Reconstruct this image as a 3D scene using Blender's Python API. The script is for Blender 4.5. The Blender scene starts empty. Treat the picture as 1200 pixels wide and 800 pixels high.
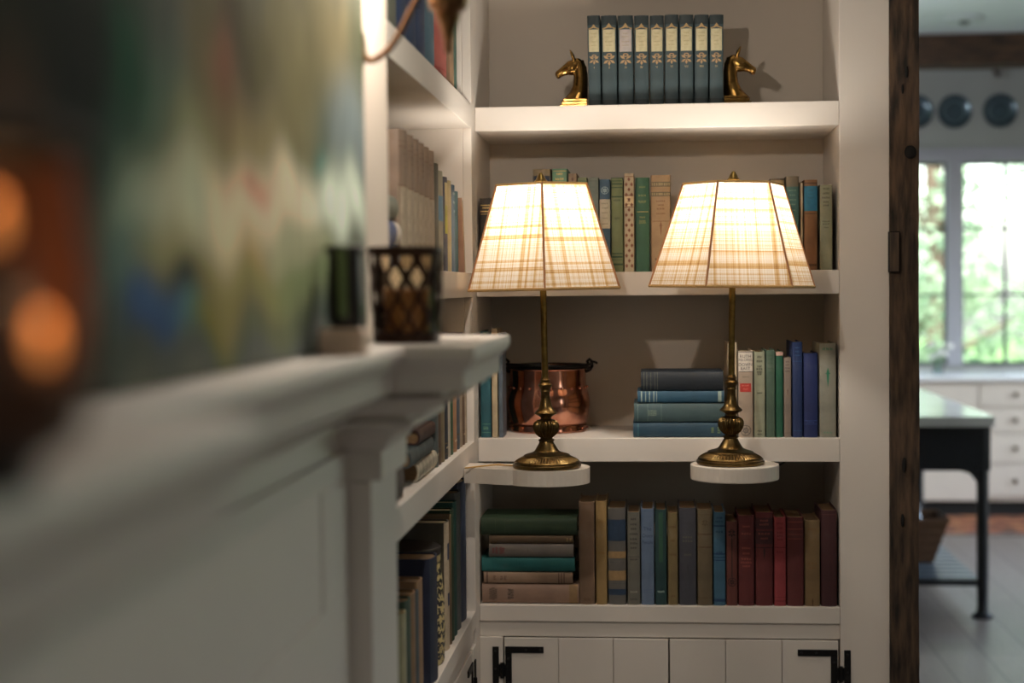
import bpy, bmesh, math, random
from mathutils import Vector, Matrix
random.seed(7)
R_ = math.radians
C = bpy.context.scene.collection

# ------------------------------------------------------------------ camera
FPX = 1878.0
EYE = Vector((0, 0, 1.5))
_c = Vector((165, 64, -FPX)).normalized()
_r = R_(.35)
_u = Vector((-math.sin(_r), math.cos(_r), 0)); _u -= _c * _u.dot(_c); _u.normalize()
_x = _c.cross(_u)
CAMR = Matrix((_x, _c, _u))            # world from camera

def ray(px, py):
    return CAMR @ Vector((px - 600, 400 - py, -FPX))
def aY(px, py, Y):
    d = ray(px, py); return EYE + d * (Y / d.y)
def aX(px, py, X):
    d = ray(px, py); return EYE + d * (X / d.x)

cam_d = bpy.data.cameras.new('camera')
cam_d.sensor_width = 36; cam_d.lens = FPX / 1200 * 36
cam_d.dof.use_dof = True; cam_d.dof.focus_distance = 3.36; cam_d.dof.aperture_fstop = 2.3
cam = bpy.data.objects.new('camera', cam_d); C.objects.link(cam)
cam.matrix_world = Matrix.Translation(EYE) @ CAMR.to_4x4()
bpy.context.scene.camera = cam

# ------------------------------------------------------------------ materials
def lin(c):
    o = []
    for v in c[:3]:
        v = v / 255
        o.append(v / 12.92 if v <= .04045 else ((v + .055) / 1.055) ** 2.4)
    return (*o, 1)
_mats = {}
def nt(m):
    m.use_nodes = True; t = m.node_tree
    return t, t.nodes, t.links
def mat(name, col, rough=.6, metal=0, var=.12, scale=40, bump=.0, stretch=(1, 1, 1), col2=None, coat=0):
    """procedural: noise-varied colour, roughness and optional bump in object space"""
    key = (name, tuple(col), rough)
    if key in _mats: return _mats[key]
    m = bpy.data.materials.new(name); t, N, L = nt(m)
    b = N['Principled BSDF']
    tc = N.new('ShaderNodeTexCoord'); mp = N.new('ShaderNodeMapping'); mp.inputs['Scale'].default_value = stretch
    L.new(tc.outputs['Object'], mp.inputs[0])
    nz = N.new('ShaderNodeTexNoise'); nz.inputs['Scale'].default_value = scale; nz.inputs['Detail'].default_value = 5
    L.new(mp.outputs[0], nz.inputs[0])
    rp = N.new('ShaderNodeValToRGB')
    a = lin(col)
    if col2 is None:
        lo = tuple(x * (1 - var) for x in a[:3]); hi = tuple(min(1, x * (1 + var)) for x in a[:3])
    else:
        lo = a[:3]; hi = lin(col2)[:3]
    rp.color_ramp.elements[0].position = .3; rp.color_ramp.elements[0].color = (*lo, 1)
    rp.color_ramp.elements[1].position = .7; rp.color_ramp.elements[1].color = (*hi, 1)
    L.new(nz.outputs[0], rp.inputs[0]); L.new(rp.outputs[0], b.inputs['Base Color'])
    b.inputs['Roughness'].default_value = rough; b.inputs['Metallic'].default_value = metal
    if coat: b.inputs['Coat Weight'].default_value = coat
    if bump:
        bp = N.new('ShaderNodeBump'); bp.inputs['Strength'].default_value = bump; bp.inputs['Distance'].default_value = .002
        L.new(nz.outputs[0], bp.inputs['Height']); L.new(bp.outputs[0], b.inputs['Normal'])
    _mats[key] = m
    return m
def cloth(col, rough=.62, wear=.25):
    """book cloth: fine weave plus rubbed, slightly paler patches"""
    key = ('cloth', tuple(col), wear)
    if key in _mats: return _mats[key]
    m = bpy.data.materials.new('book_cloth'); t, N, L = nt(m); b = N['Principled BSDF']
    tc = N.new('ShaderNodeTexCoord')
    n1 = N.new('ShaderNodeTexNoise'); n1.inputs['Scale'].default_value = 22; n1.inputs['Detail'].default_value = 6
    n2 = N.new('ShaderNodeTexNoise'); n2.inputs['Scale'].default_value = 900
    L.new(tc.outputs['Object'], n1.inputs[0]); L.new(tc.outputs['Object'], n2.inputs[0])
    a = lin(col); g = sum(a[:3]) / 3
    a = (*[(x * .84 + g * .16) * .74 for x in a[:3]], 1)
    rp = N.new('ShaderNodeValToRGB')
    rp.color_ramp.elements[0].position = .35; rp.color_ramp.elements[0].color = (*[x * .82 for x in a[:3]], 1)
    e = rp.color_ramp.elements.new(.55); e.color = a
    rp.color_ramp.elements[-1].position = .8
    rp.color_ramp.elements[-1].color = (*[min(1, x * (1 - wear) + (g * 1.3 + .04) * wear) for x in a[:3]], 1)
    L.new(n1.outputs[0], rp.inputs[0]); L.new(rp.outputs[0], b.inputs['Base Color'])
    b.inputs['Roughness'].default_value = rough
    bp = N.new('ShaderNodeBump'); bp.inputs['Strength'].default_value = .25; bp.inputs['Distance'].default_value = .0006
    L.new(n2.outputs[0], bp.inputs['Height']); L.new(bp.outputs[0], b.inputs['Normal'])
    _mats[key] = m
    return m
def emis(name, col, s):
    m = bpy.data.materials.new(name); t, N, L = nt(m); b = N['Principled BSDF']
    b.inputs['Base Color'].default_value = lin(col)
    b.inputs['Emission Color'].default_value = lin(col); b.inputs['Emission Strength'].default_value = s
    return m
def glassy(name, col=(255, 255, 255), mixf=.12, rough=.02):
    m = bpy.data.materials.new(name); t, N, L = nt(m)
    N.remove(N['Principled BSDF']); out = N['Material Output']
    tr = N.new('ShaderNodeBsdfTransparent'); tr.inputs[0].default_value = lin(col)
    gl = N.new('ShaderNodeBsdfGlossy'); gl.inputs['Roughness'].default_value = rough
    fr = N.new('ShaderNodeLayerWeight'); fr.inputs[0].default_value = mixf
    mx = N.new('ShaderNodeMixShader')
    L.new(fr.outputs['Fresnel'], mx.inputs[0]); L.new(tr.outputs[0], mx.inputs[1]); L.new(gl.outputs[0], mx.inputs[2])
    L.new(mx.outputs[0], out.inputs[0])
    return m

PAINT = mat('greige_trim_paint', (222, 214, 205), .45, var=.02, scale=6)
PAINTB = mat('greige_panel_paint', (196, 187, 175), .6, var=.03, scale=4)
WALLP = mat('greige_wall_paint', (205, 192, 178), .7, var=.03, scale=5)
KWALL = mat('kitchen_wall_paint', (170, 172, 168), .7, var=.03, scale=5)
CEIL = mat('ceiling_paint', (205, 212, 215), .8, var=.02, scale=5)
KCAB = mat('kitchen_cabinet_paint', (205, 196, 186), .5, var=.03, scale=5)
BLACKM = mat('black_iron', (22, 22, 23), .5, .6, var=.3, scale=60, bump=.2)
BRASS = mat('antique_brass', (142, 118, 66), .3, 1, scale=70, col2=(98, 80, 44), bump=.05)
BRASSD = mat('dark_antique_brass', (84, 68, 40), .32, 1, scale=90, col2=(122, 100, 62), bump=.06)
BRASSH = mat('polished_bookend_brass', (160, 124, 68), .22, 1, scale=60, col2=(104, 76, 38), bump=.05)
COPPER = mat('hammered_copper', (222, 164, 140), .14, 1, scale=30, col2=(190, 126, 102), bump=.16)
PAGE = mat('aged_paper', (205, 186, 150), .85, scale=120, var=.2, stretch=(12, 1, 1), bump=.3)
PAGED = mat('browned_paper_edges', (118, 92, 62), .85, scale=120, var=.25, stretch=(12, 1, 1), bump=.3)
GILT = mat('dull_gilt', (196, 168, 108), .4, .5, scale=300, var=.3)

# ------------------------------------------------------------------ mesh builder
class MB:
    def __init__(s): s.v = []; s.f = []; s.m = []; s.mi = 0; s.sm = []; s.smooth = False
    def add(s, vs, fs, M=None):
        o = len(s.v)
        for p in vs:
            p = Vector(p)
            s.v.append(M @ p if M else p)
        for f in fs:
            s.f.append([i + o for i in f]); s.m.append(s.mi); s.sm.append(s.smooth)
        return s
    def box(s, x0, x1, y0, y1, z0, z1, M=None):
        return s.add([(x0,y0,z0),(x1,y0,z0),(x1,y1,z0),(x0,y1,z0),(x0,y0,z1),(x1,y0,z1),(x1,y1,z1),(x0,y1,z1)],
                     [(0,3,2,1),(4,5,6,7),(0,1,5,4),(1,2,6,5),(2,3,7,6),(3,0,4,7)], M)
    def prism(s, poly, z0, z1, M=None):
        n = len(poly)
        vs = [(x, y, z0) for x, y in poly] + [(x, y, z1) for x, y in poly]
        fs = [tuple(range(n))[::-1], tuple(range(n, 2 * n))] + [(i, (i+1) % n, n + (i+1) % n, n + i) for i in range(n)]
        return s.add(vs, fs, M)
    def rings(s, rings, cap=True, M=None, closed=True):
        n = len(rings[0]); vs = [p for r in rings for p in r]; fs = []
        for k in range(len(rings) - 1):
            for i in range(n if closed else n - 1):
                j = (i + 1) % n
                fs.append((k*n+i, k*n+j, (k+1)*n+j, (k+1)*n+i))
        if cap:
            fs.append(tuple(range(n))[::-1]); fs.append(tuple(range((len(rings)-1)*n, len(rings)*n)))
        return s.add(vs, fs, M)
    def lathe(s, prof, n=40, cx=0, cy=0, M=None, flute=0, fl_n=0, cap=True):
        rs = []
        for r, z in prof:
            ring = []
            for i in range(n):
                a = 2 * math.pi * i / n
                rr = r * (1 - flute * (.5 - .5 * math.cos(a * fl_n))) if fl_n else r
                ring.append((cx + rr * math.cos(a), cy + rr * math.sin(a), z))
            rs.append(ring)
        return s.rings(rs, cap, M)
    def tube(s, pts, r, n=10, M=None, cap=True):
        pts = [Vector(p) for p in pts]; rr = r if isinstance(r, (list, tuple)) else [r] * len(pts)
        rs = []; up = None
        for i, p in enumerate(pts):
            t = (pts[min(i+1, len(pts)-1)] - pts[max(i-1, 0)]).normalized()
            if up is None:
                up = Vector((0, 0, 1)) if abs(t.z) < .9 else Vector((1, 0, 0))
            u = (up - t * up.dot(t)).normalized(); w = t.cross(u); up = u
            rs.append([p + (u * math.cos(2*math.pi*k/n) + w * math.sin(2*math.pi*k/n)) * rr[i] for k in range(n)])
        return s.rings(rs, cap, M)
    def ball(s, c, r, n=12, sc=(1, 1, 1), M=None):
        c = Vector(c); rs = []
        for k in range(1, n):
            ph = math.pi * k / n
            rs.append([(c.x + r*sc[0]*math.sin(ph)*math.cos(2*math.pi*i/(n*2)), c.y + r*sc[1]*math.sin(ph)*math.sin(2*math.pi*i/(n*2)),
                        c.z - r*sc[2]*math.cos(ph)) for i in range(n*2)])
        return s.rings(rs, True, M)
    def build(s, name, mats, parent=None, bevel=0, smooth=None, loc=None, segs=2):
        me = bpy.data.meshes.new(name)
        me.from_pydata([tuple(v) for v in s.v], [], s.f)
        if not isinstance(mats, (list, tuple)): mats = [mats]
        for m in mats: me.materials.append(m)
        me.polygons.foreach_set('material_index', s.m)
        bm = bmesh.new(); bm.from_mesh(me); bmesh.ops.recalc_face_normals(bm, faces=bm.faces); bm.to_mesh(me); bm.free()
        if smooth is not None:
            try:
                me.polygons.foreach_set('use_smooth', [True] * len(me.polygons))
                me.set_sharp_from_angle(angle=R_(smooth))
            except Exception: pass
        o = bpy.data.objects.new(name, me); C.objects.link(o)
        if parent: o.parent = parent
        if loc is not None: o.location = loc
        if bevel:
            b = o.modifiers.new('bevel', 'BEVEL'); b.width = bevel; b.segments = segs; b.limit_method = 'ANGLE'; b.angle_limit = R_(50)
        return o

def tag(o, label=None, cat=None, group=None, kind=None):
    if label: o['label'] = label
    if cat: o['category'] = cat
    if group: o['group'] = group
    if kind: o['kind'] = kind
    return o
def thing(name, label, cat, loc=(0, 0, 0), rz=0, group=None):
    o = bpy.data.objects.new(name, None); o.empty_display_size = .05; C.objects.link(o)
    o.location = loc; o.rotation_euler = (0, 0, rz)
    return tag(o, label, cat, group)
def struct(name, mb, m, bevel=0, smooth=None):
    return tag(mb.build(name, m, bevel=bevel, smooth=smooth), kind='structure')

def text_polys(txt, height):
    """flat lettering as triangles in (u, z), centred on 0,0"""
    cu = bpy.data.curves.new('lettering', 'FONT'); cu.body = txt; cu.align_x = 'CENTER'; cu.align_y = 'CENTER'; cu.size = height * 1.35
    cu.resolution_u = 3
    o = bpy.data.objects.new('lettering', cu); C.objects.link(o)
    dg = bpy.context.evaluated_depsgraph_get(); me = bpy.data.meshes.new_from_object(o.evaluated_get(dg))
    vs = [(v.co.x, v.co.y) for v in me.vertices]; fs = [tuple(p.vertices) for p in me.polygons]
    bpy.data.objects.remove(o); bpy.data.curves.remove(cu); bpy.data.meshes.remove(me)
    return vs, fs

# ------------------------------------------------------------------ books
class Book:
    """x = thickness (centred), y = 0 at the spine going back, z = height. Spine faces -Y."""
    def __init__(s, name, label, t, h, d, col, loc, rot=(0, 0, 0), group=None, page=None, wear=.25, cat='book', bulge=None, cover_mat=None, cap_dark=False):
        s.t, s.h, s.d = t, h, d
        s.bul = t * .16 if bulge is None else bulge
        s.root = thing(name, label, cat, loc, 0, group); s.root.rotation_euler = rot
        bt = min(.0028, t * .12)
        n = 8
        def outer(off):
            tt = t / 2 - off
            pts = [(-tt, d)]
            g = .0012 if t > .012 else .0004
            pts += [(-tt, s.bul + .016), (-tt + g, s.bul + .010), (-tt, s.bul + .004)]
            for i in range(1, n):
                a = math.pi * i / n
                x = -math.cos(a) * tt
                pts.append((x, s.arc(x, tt) + off))
            pts += [(tt, s.bul + .004), (tt - g, s.bul + .010), (tt, s.bul + .016), (tt, d)]
            return pts
        O, I = outer(0), outer(bt)
        mb = MB(); k = len(O)
        vs = [(x, y, 0) for x, y in O] + [(x, y, h) for x, y in O] + [(x, y, 0) for x, y in I] + [(x, y, h) for x, y in I]
        fs = []
        for i in range(k - 1):
            fs.append((i, i+1, k+i+1, k+i)); fs.append((2*k+i, 3*k+i, 3*k+i+1, 2*k+i+1))
            fs.append((k+i, k+i+1, 3*k+i+1, 3*k+i)); fs.append((i, 2*k+i, 2*k+i+1, i+1))
        fs.append((0, k, 3*k, 2*k)); fs.append((k-1, 3*k-1, 4*k-1, 2*k-1))
        mb.add(vs, fs)
        mb.build('cover', cover_mat or cloth(col, wear=wear), s.root, smooth=35)
        mb = MB(); tt = t / 2 - bt; e = min(.0035, h * .02)
        P = [(-tt, d - .004)]
        for i in range(0, n + 1):
            x = -math.cos(math.pi * i / n) * tt
            P.append((x, s.arc(x, tt) + bt + .0008))
        P.append((tt, d - .004))
        for i in range(1, n):
            x = math.cos(math.pi * i / n) * tt
            P.append((x, d - .004 - .0035 * math.sin(math.pi * i / n)))
        mb.prism(P, e, h - e)
        mb.build('page_block', page or (PAGED if cap_dark else PAGE), s.root)
    def arc(s, x, tt=None):
        tt = tt or s.t / 2
        q = max(-1, min(1, x / tt))
        return s.bul * (1 - math.sqrt(max(0, 1 - q * q * .96))) + s.bul * .0
    def patch(s, name, polys, m, off=.00035, parent=None):
        """polys: list of (verts[(u,z)], faces) wrapped on the spine"""
        mb = MB()
        for vs, fs in polys:
            mb.add([(u, s.arc(u) - off, z) for u, z in vs], fs)
        o = mb.build(name, m, parent or s.root)
        return o
    def rect(s, u0, u1, z0, z1, n=8):
        vs = []; fs = []
        for i in range(n + 1):
            u = u0 + (u1 - u0) * i / n
            vs += [(u, z0), (u, z1)]
        for i in range(n): fs.append((2*i, 2*i+2, 2*i+3, 2*i+1))
        return vs, fs
    # fractions: f measured from the top of the spine
    def band(s, bands, col, w=.9, name='spine_band', metal=False):
        P = [s.rect(-s.t/2*w, s.t/2*w, s.h*(1-b), s.h*(1-a)) for a, b in bands]
        for Q in ([P] if len(P) > 2 else [[q] for q in P]):
            s.patch(name, Q, GILT if metal else mat('spine_stamping', col, .6, scale=90, var=.15))
        return s
    def label(s, a, b, col, w=.86, name='spine_label'):
        s.patch(name, [s.rect(-s.t/2*w, s.t/2*w, s.h*(1-b), s.h*(1-a))], mat('label_paper', col, .75, scale=80, var=.12), .0003); return s
    def words(s, rows, col, w=.62, hh=.018, name='title_stamping', off=.00055, seed=None):
        """illegible short word marks: rows of small glyph-like blocks"""
        rnd = random.Random(seed if seed is not None else int(s.h * 1e6) + len(rows))
        P = []
        for f in rows:
            n = rnd.randint(3, 6); W = s.t * w * rnd.uniform(.6, 1); gw = W / n
            for i in range(n):
                u0 = -W/2 + i*gw; z = s.h * (1 - f); H = s.h * hh
                for k in range(2):
                    a = u0 + gw * (.08 + .42 * k); b = a + gw * .22
                    P.append(s.rect(a, b, z - H/2, z + H/2 * rnd.choice((.6, 1, 1)), 1))
                zz = z + H * rnd.uniform(-.35, .35)
                P.append(s.rect(u0 + gw*.08, u0 + gw*.7, zz - H*.1, zz + H*.1, 1))
        s.patch(name, P, GILT if col is None else mat('title_ink', col, .6, scale=90, var=.1), off); return s
    def text(s, f, txt, H, col, name='title_lettering', maxw=.86, off=.0006):
        vs, fs = text_polys(txt, H)
        if not vs: return s
        wd = max(v[0] for v in vs) - min(v[0] for v in vs)
        k = min(1, s.t * maxw / wd) if wd > 0 else 1
        s.patch(name, [([(u * k, s.h * (1 - f) + z) for u, z in vs], fs)], GILT if col is None else mat('title_ink', col, .6, scale=90, var=.1), off); return s
    def ornament(s, f, col, size=.8, name='spine_ornament', kind='star'):
        """small stamped device: crossed leaves with a loop above"""
        P = []; S = s.t * size / 2; z0 = s.h * (1 - f)
        if kind == 'star':
            for a in (35, 145, 215, 325, 270):
                A = R_(a); L_ = S * (1 if a != 270 else .9); w = S * .2
                dx, dz = math.cos(A), math.sin(A)
                P.append(([(dx*S*.08, z0 + dz*S*.08), (dx*L_*.6 - dz*w, z0 + dz*L_*.6 + dx*w), (dx*L_, z0 + dz*L_), (dx*L_*.6 + dz*w, z0 + dz*L_*.6 - dx*w)], [(0, 3, 2, 1)]))
            n = 14
            o = [(S*.42*math.cos(2*math.pi*i/n), z0 + S*.62 + S*.26*math.sin(2*math.pi*i/n)) for i in range(n)]
            q = [(S*.24*math.cos(2*math.pi*i/n), z0 + S*.62 + S*.13*math.sin(2*math.pi*i/n)) for i in range(n)]
            P.append((o + q, [(i, (i+1) % n, n + (i+1) % n, n + i) for i in range(n)]))
        elif kind == 'peak':
            P.append(([(-S, z0), (-S, z0 + S*.22), (-S*.45, z0 + S*.38), (0, z0 + S*1.0), (S*.45, z0 + S*.38), (S, z0 + S*.22), (S, z0), (0, z0 + S*.32)],
                      [(0, 1, 2, 7), (2, 3, 7), (3, 4, 7), (7, 4, 5, 6)]))
        elif kind == 'ring':
            n = 20
            for r1, r2 in ((1, .86), (.5, .3)):
                o = [(S*r1*math.cos(2*math.pi*i/n), z0 + S*r1*math.sin(2*math.pi*i/n)) for i in range(n)]
                q = [(S*r2*math.cos(2*math.pi*i/n), z0 + S*r2*math.sin(2*math.pi*i/n)) for i in range(n)]
                P.append((o + q, [(i, (i+1) % n, n + (i+1) % n, n + i) for i in range(n)]))
            for a in range(0, 180, 60):
                A = R_(a + 20); dx, dz = math.cos(A) * S*.86, math.sin(A) * S*.86; w = S*.05
                P.append(([(-dx - w*math.sin(A), z0 - dz + w*math.cos(A)), (dx - w*math.sin(A), z0 + dz + w*math.cos(A)), (dx + w*math.sin(A), z0 + dz - w*math.cos(A)), (-dx + w*math.sin(A), z0 - dz - w*math.cos(A))], [(0, 1, 2, 3)]))
        elif kind == 'drop':
            P.append(([(0, z0 + S*1.6), (-S*.32, z0 + S*.5), (-S*.22, z0 - S*1.2), (0, z0 - S*3.2), (S*.22, z0 - S*1.2), (S*.32, z0 + S*.5)], [(0, 1, 2, 3, 4, 5)]))
            P.append(([(-S*.7, z0 + S*.2), (0, z0 + S*.45), (S*.7, z0 + S*.2), (0, z0)], [(0, 1, 2, 3)]))
        elif kind == 'lozenge':
            n = 9; H = s.h * .93
            for i in range(n * 2):
                zc = s.h*.035 + H * (i + .5) / (n*2); hh = H / (n*2) * .42
                for ux in ((0,) if i % 2 else (-.5, .5)):
                    w = S * .38
                    P.append(([(ux*S*1.3 - w, zc), (ux*S*1.3, zc + hh), (ux*S*1.3 + w, zc), (ux*S*1.3, zc - hh)], [(0, 3, 2, 1)]))
        s.patch(name, P, GILT if col is None else mat('stamped_device', col, .55, scale=90, var=.15), .0006)
        return s

ZS = [.782, 1.161, 1.534, 1.907]     # shelf tops, lowest to highest
def back_book(px0, px1, pytop, row, label, col, Yf=None, d=.15, lean=0, group=None, gap=.0004, **kw):
    Yf = Yf or {0: 3.612, 1: 3.612, 2: 3.63, 3: 3.632}[row]
    z = ZS[row]
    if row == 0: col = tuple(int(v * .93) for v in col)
    ym = 336 + (1.5 - z) * FPX / Yf
    a = aY(px0, (pytop+ym)/2, Yf); b = aY(px1, (pytop+ym)/2, Yf); tp = aY((px0+px1)/2, pytop, Yf).z
    t = b.x - a.x - gap * 2
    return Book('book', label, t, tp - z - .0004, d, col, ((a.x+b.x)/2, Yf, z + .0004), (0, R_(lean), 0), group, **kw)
def flat_book(px0, px1, py0, py1, zb, label, col, Yf=3.612, d=.14, group=None, **kw):
    """lying on its side, spine to the room; returns (book, top z)"""
    a = aY(px0, (py0+py1)/2, Yf); b = aY(px1, (py0+py1)/2, Yf)
    t = abs(aY(px0, py0, Yf).z - aY(px0, py1, Yf).z)
    bk = Book('book', label, t - .0006, b.x - a.x, d, col, (b.x, Yf, zb + t/2), (0, R_(-90), 0), group, **kw)
    return bk, zb + t
XL = -.397
def left_book(y0, y1, h, row, label, col, Xf=None, d=.17, lean=0, group=None, gap=.0005, **kw):
    Xf = Xf if Xf is not None else XL - .012
    return Book('book', label, y1 - y0 - 2*gap, h, d, col, (Xf, (y0+y1)/2, ZS[row] + .0004 + abs(math.sin(R_(lean)))*(y1-y0)/2), (0, R_(lean), R_(90)), group, **kw)
def left_flat(y0, y1, zb, t, label, col, Xf=None, d=.15, group=None, **kw):
    Xf = Xf if Xf is not None else XL - .012
    bk = Book('book', label, t - .0006, y1 - y0, d, col, (Xf, y0, zb + t/2), (0, R_(90), R_(90)), group, **kw)
    return bk, zb + t

# ------------------------------------------------------------------ room shell
YB = 3.93; XR = .412
fm = bpy.data.materials.new('wide_plank_floor'); t, N, L = nt(fm); b = N['Principled BSDF']
tc = N.new('ShaderNodeTexCoord'); mp = N.new('ShaderNodeMapping'); mp.inputs['Rotation'].default_value = (0, 0, R_(90))
L.new(tc.outputs['Object'], mp.inputs[0])
br = N.new('ShaderNodeTexBrick'); br.inputs['Scale'].default_value = 1; br.inputs['Brick Width'].default_value = 2.2; br.inputs['Row Height'].default_value = .19
br.inputs['Mortar Size'].default_value = .003; br.inputs['Color1'].default_value = lin((120, 110, 104)); br.inputs['Color2'].default_value = lin((140, 129, 122)); br.inputs['Mortar'].default_value = lin((58, 50, 44))
L.new(mp.outputs[0], br.inputs[0])
nz = N.new('ShaderNodeTexNoise'); mp2 = N.new('ShaderNodeMapping'); mp2.inputs['Scale'].default_value = (18, 1.6, 1); L.new(tc.outputs['Object'], mp2.inputs[0]); L.new(mp2.outputs[0], nz.inputs[0]); nz.inputs['Detail'].default_value = 8
mx = N.new('ShaderNodeMixRGB'); mx.blend_type = 'MULTIPLY'; mx.inputs[0].default_value = .5; L.new(br.outputs[0], mx.inputs[1]); L.new(nz.outputs[0], mx.inputs[2]); L.new(mx.outputs[0], b.inputs['Base Color'])
b.inputs['Roughness'].default_value = .38
struct('floor', MB().box(-2.5, 4.3, -2.3, 11.3, -.1, 0), fm)
CZ = aY(1140, 39, 10.45).z
struct('ceiling', MB().box(-2.5, 4.3, -2.3, 11.35, CZ, CZ+.1), CEIL)
# kitchen back wall with the window opening
WY = 11.1
wx0 = -1.2; wx1 = aY(1290, 300, WY).x  # opening runs on behind the bookcase, widened to add sky light
wz1 = aY(1140, 190, WY).z; wz0 = aY(1140, 428, WY).z
mb = MB(); mb.box(-2.5, wx0, WY, WY+.18, 0, CZ).box(wx1, 4.3, WY, WY+.18, 0, CZ).box(wx0, wx1, WY, WY+.18, 0, wz0).box(wx0, wx1, WY, WY+.18, wz1, CZ)
struct('wall_back', mb, KWALL)
# right wall, with two unseen tall windows added to let daylight in
RX = 4.1
mb = MB()
wins = [(-1.7, -1.0), (5.2, 10.2)]
mb.box(RX, RX+.15, -2.3, -1.7, 0, CZ).box(RX, RX+.15, -1.0, 5.2, 0, CZ).box(RX, RX+.15, 10.2, 11.1, 0, CZ)
for a, c in wins: mb.box(RX, RX+.15, a, c, 0, .5).box(RX, RX+.15, a, c, 2.5, CZ)
struct('wall_right', mb, WALLP)
struct('wall_rear', MB().box(-2.5, 4.1, -2.3, -2.2, 0, CZ), WALLP)
struct('wall_left', MB().box(-.9, -.76, 2.3, 3.95, 0, CZ).box(-2.5, -.371, 3.98, 4.1, 0, CZ).box(-2.6, -2.5, 4.1, 11.1, 0, CZ), WALLP)
# chimney breast
mb = MB(); mb.box(-.9, -.371, -2.2, 2.245, 1.434, CZ); mb.box(-.9, -.40, 1.75, 2.235, 0, 1.434); mb.box(-.9, -.40, -2.2, .75, 0, 1.434); mb.box(-.9, -.40, .75, 1.75, .93, 1.434)
struct('wall_fireplace', mb, WALLP, bevel=.002)
struct('wall_partition', MB().box(-.9, .60, 3.965, 4.09, 0, CZ).box(.521, .5865, 3.74, 3.965, 0, CZ), WALLP)

# side-wall windows, unseen, added for daylight in both rooms
GLASS = glassy('window_glass', (250, 252, 252), .1)
def added_win(n, a, c):
    w = tag(MB().box(RX+.02, RX+.1, a, a+.06, .5, 2.5).box(RX+.02, RX+.1, c-.06, c, .5, 2.5).box(RX+.02, RX+.1, a+.06, c-.06, .5, .56).box(RX+.02, RX+.1, a+.06, c-.06, 2.44, 2.5).box(RX+.04, RX+.08, (a+c)/2-.02, (a+c)/2+.02, .56, 2.44).build('window_%d' % n, PAINT), kind='structure')
    MB().box(RX+.055, RX+.061, a+.06, c-.06, .56, 2.44).build('pane', GLASS, w)
added_win(1, *wins[0]); added_win(2, *wins[1])
def portal(loc, rot, sx, sy):
    l = bpy.data.lights.new('window_portal', 'AREA'); l.shape = 'RECTANGLE'; l.size = sx; l.size_y = sy
    l.cycles.is_portal = True
    o = bpy.data.objects.new('window_portal', l); C.objects.link(o); o.location = loc; o.rotation_euler = rot
for a, c in wins: portal((RX+.14, (a+c)/2, 1.5), (0, R_(90), 0), 2.0, c-a)
portal(((wx0+wx1)/2, WY+.16, (wz0+wz1)/2), (R_(-90), 0, 0), wx1-wx0, wz1-wz0)

# kitchen window: casing, centre mullion, two dark-barred sashes
GREYF = mat('window_frame_paint', (168, 168, 176), .5, var=.03)
DARKB = mat('dark_muntin_paint', (52, 66, 62), .5, var=.05)
w = tag(MB().box(wx0-.1, wx1+.1, WY-.05, WY, wz1, aY(1140, 178, WY).z).box(wx0-.1, wx0, WY-.03, WY, wz0, wz1).box(wx1, wx1+.1, WY-.03, WY, wz0, wz1)
        .box(wx0-.12, wx1+.12, WY-.06, WY-.0, aY(1140, 178, WY).z, aY(1140, 174, WY).z).build('window_3', GREYF, bevel=.004), kind='structure')
mx0, mx1 = aY(1110, 300, WY).x, aY(1127, 300, WY).x
MB().box(mx0, mx1, WY-.03, WY+.1, wz0, wz1).build('mullion', GREYF, w)
zz1, zz2 = aY(1140, 268, WY).z, aY(1140, 345.5, WY).z
vx = aY(1179, 300, WY).x
def sash(x0, x1, bars):
    mb = MB(); e = .016; y0, y1 = WY+.03, WY+.055
    mb.box(x0, x0+e, y0, y1, wz0, wz1).box(x1-e, x1, y0, y1, wz0, wz1).box(x0+e, x1-e, y0, y1, wz0, wz0+e*1.5).box(x0+e, x1-e, y0, y1, wz1-e, wz1)
    for z in (zz1, zz2): mb.box(x0+e, x1-e, y0+.004, y1-.004, z-.009, z+.009)
    for x in bars: mb.box(x-.01, x+.01, y0+.002, y1-.002, wz0+e, wz1-e)
    s = mb.build('sash', DARKB, w); MB().box(x0+e, x1-e, y0+.012, y0+.016, wz0+e, wz1-e).build('pane', GLASS, s)
sash(mx0-.62, mx0, [mx0-.31]); sash(mx0-1.34, mx0-.72, [mx0-1.03]); sash(wx0, mx0-1.44, [wx0+.36, wx0+.72]);
for q in (.62, 1.34): MB().box(mx0-q-.1, mx0-q, WY-.03, WY+.1, wz0, wz1).build('mullion', GREYF, w)
sash(mx1, wx1, [vx, vx + .31])
k = aY(1166, 426, WY-.0)
MB().tube([(k.x-.05, WY-.01, wz0+.01), (k.x, WY-.03, wz0+.016), (k.x+.05, WY-.04, wz0+.008)], .008).build('latch_handle', BLACKM, w)

# ceiling beam in the kitchen and the timber post at the opening
def wood(name, c1, c2, stretch, scale=9, bump=.6, rough=.75):
    return mat(name, c1, rough, 0, scale=scale, col2=c2, stretch=stretch, bump=bump)
BEAMW = wood('dark_beam_wood', (46, 33, 24), (88, 64, 46), (1, 8, 8))
def rough_timber(L_, a, b, n=60, amp=.004, seed=1):
    """hewn timber along z: cross-section a x b with uneven faces and worn edges"""
    rnd = random.Random(seed); base = []
    m = 6
    for i in range(m): base.append((-a + 2*a*i/m, -b))
    for i in range(m): base.append((a, -b + 2*b*i/m))
    for i in range(m): base.append((a - 2*a*i/m, b))
    for i in range(m): base.append((-a, b - 2*b*i/m))
    ph = [rnd.uniform(0, 6.3) for _ in base]; rings = []
    for k in range(n + 1):
        z = L_ * k / n; ring = []
        for i, (x, y) in enumerate(base):
            q = 1 - amp / max(a, b) * (.5 + .5*math.sin(z*9 + ph[i]) + .5*rnd.random())
            ring.append((x*q, y*q, z))
        rings.append(ring)
    return rings
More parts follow.
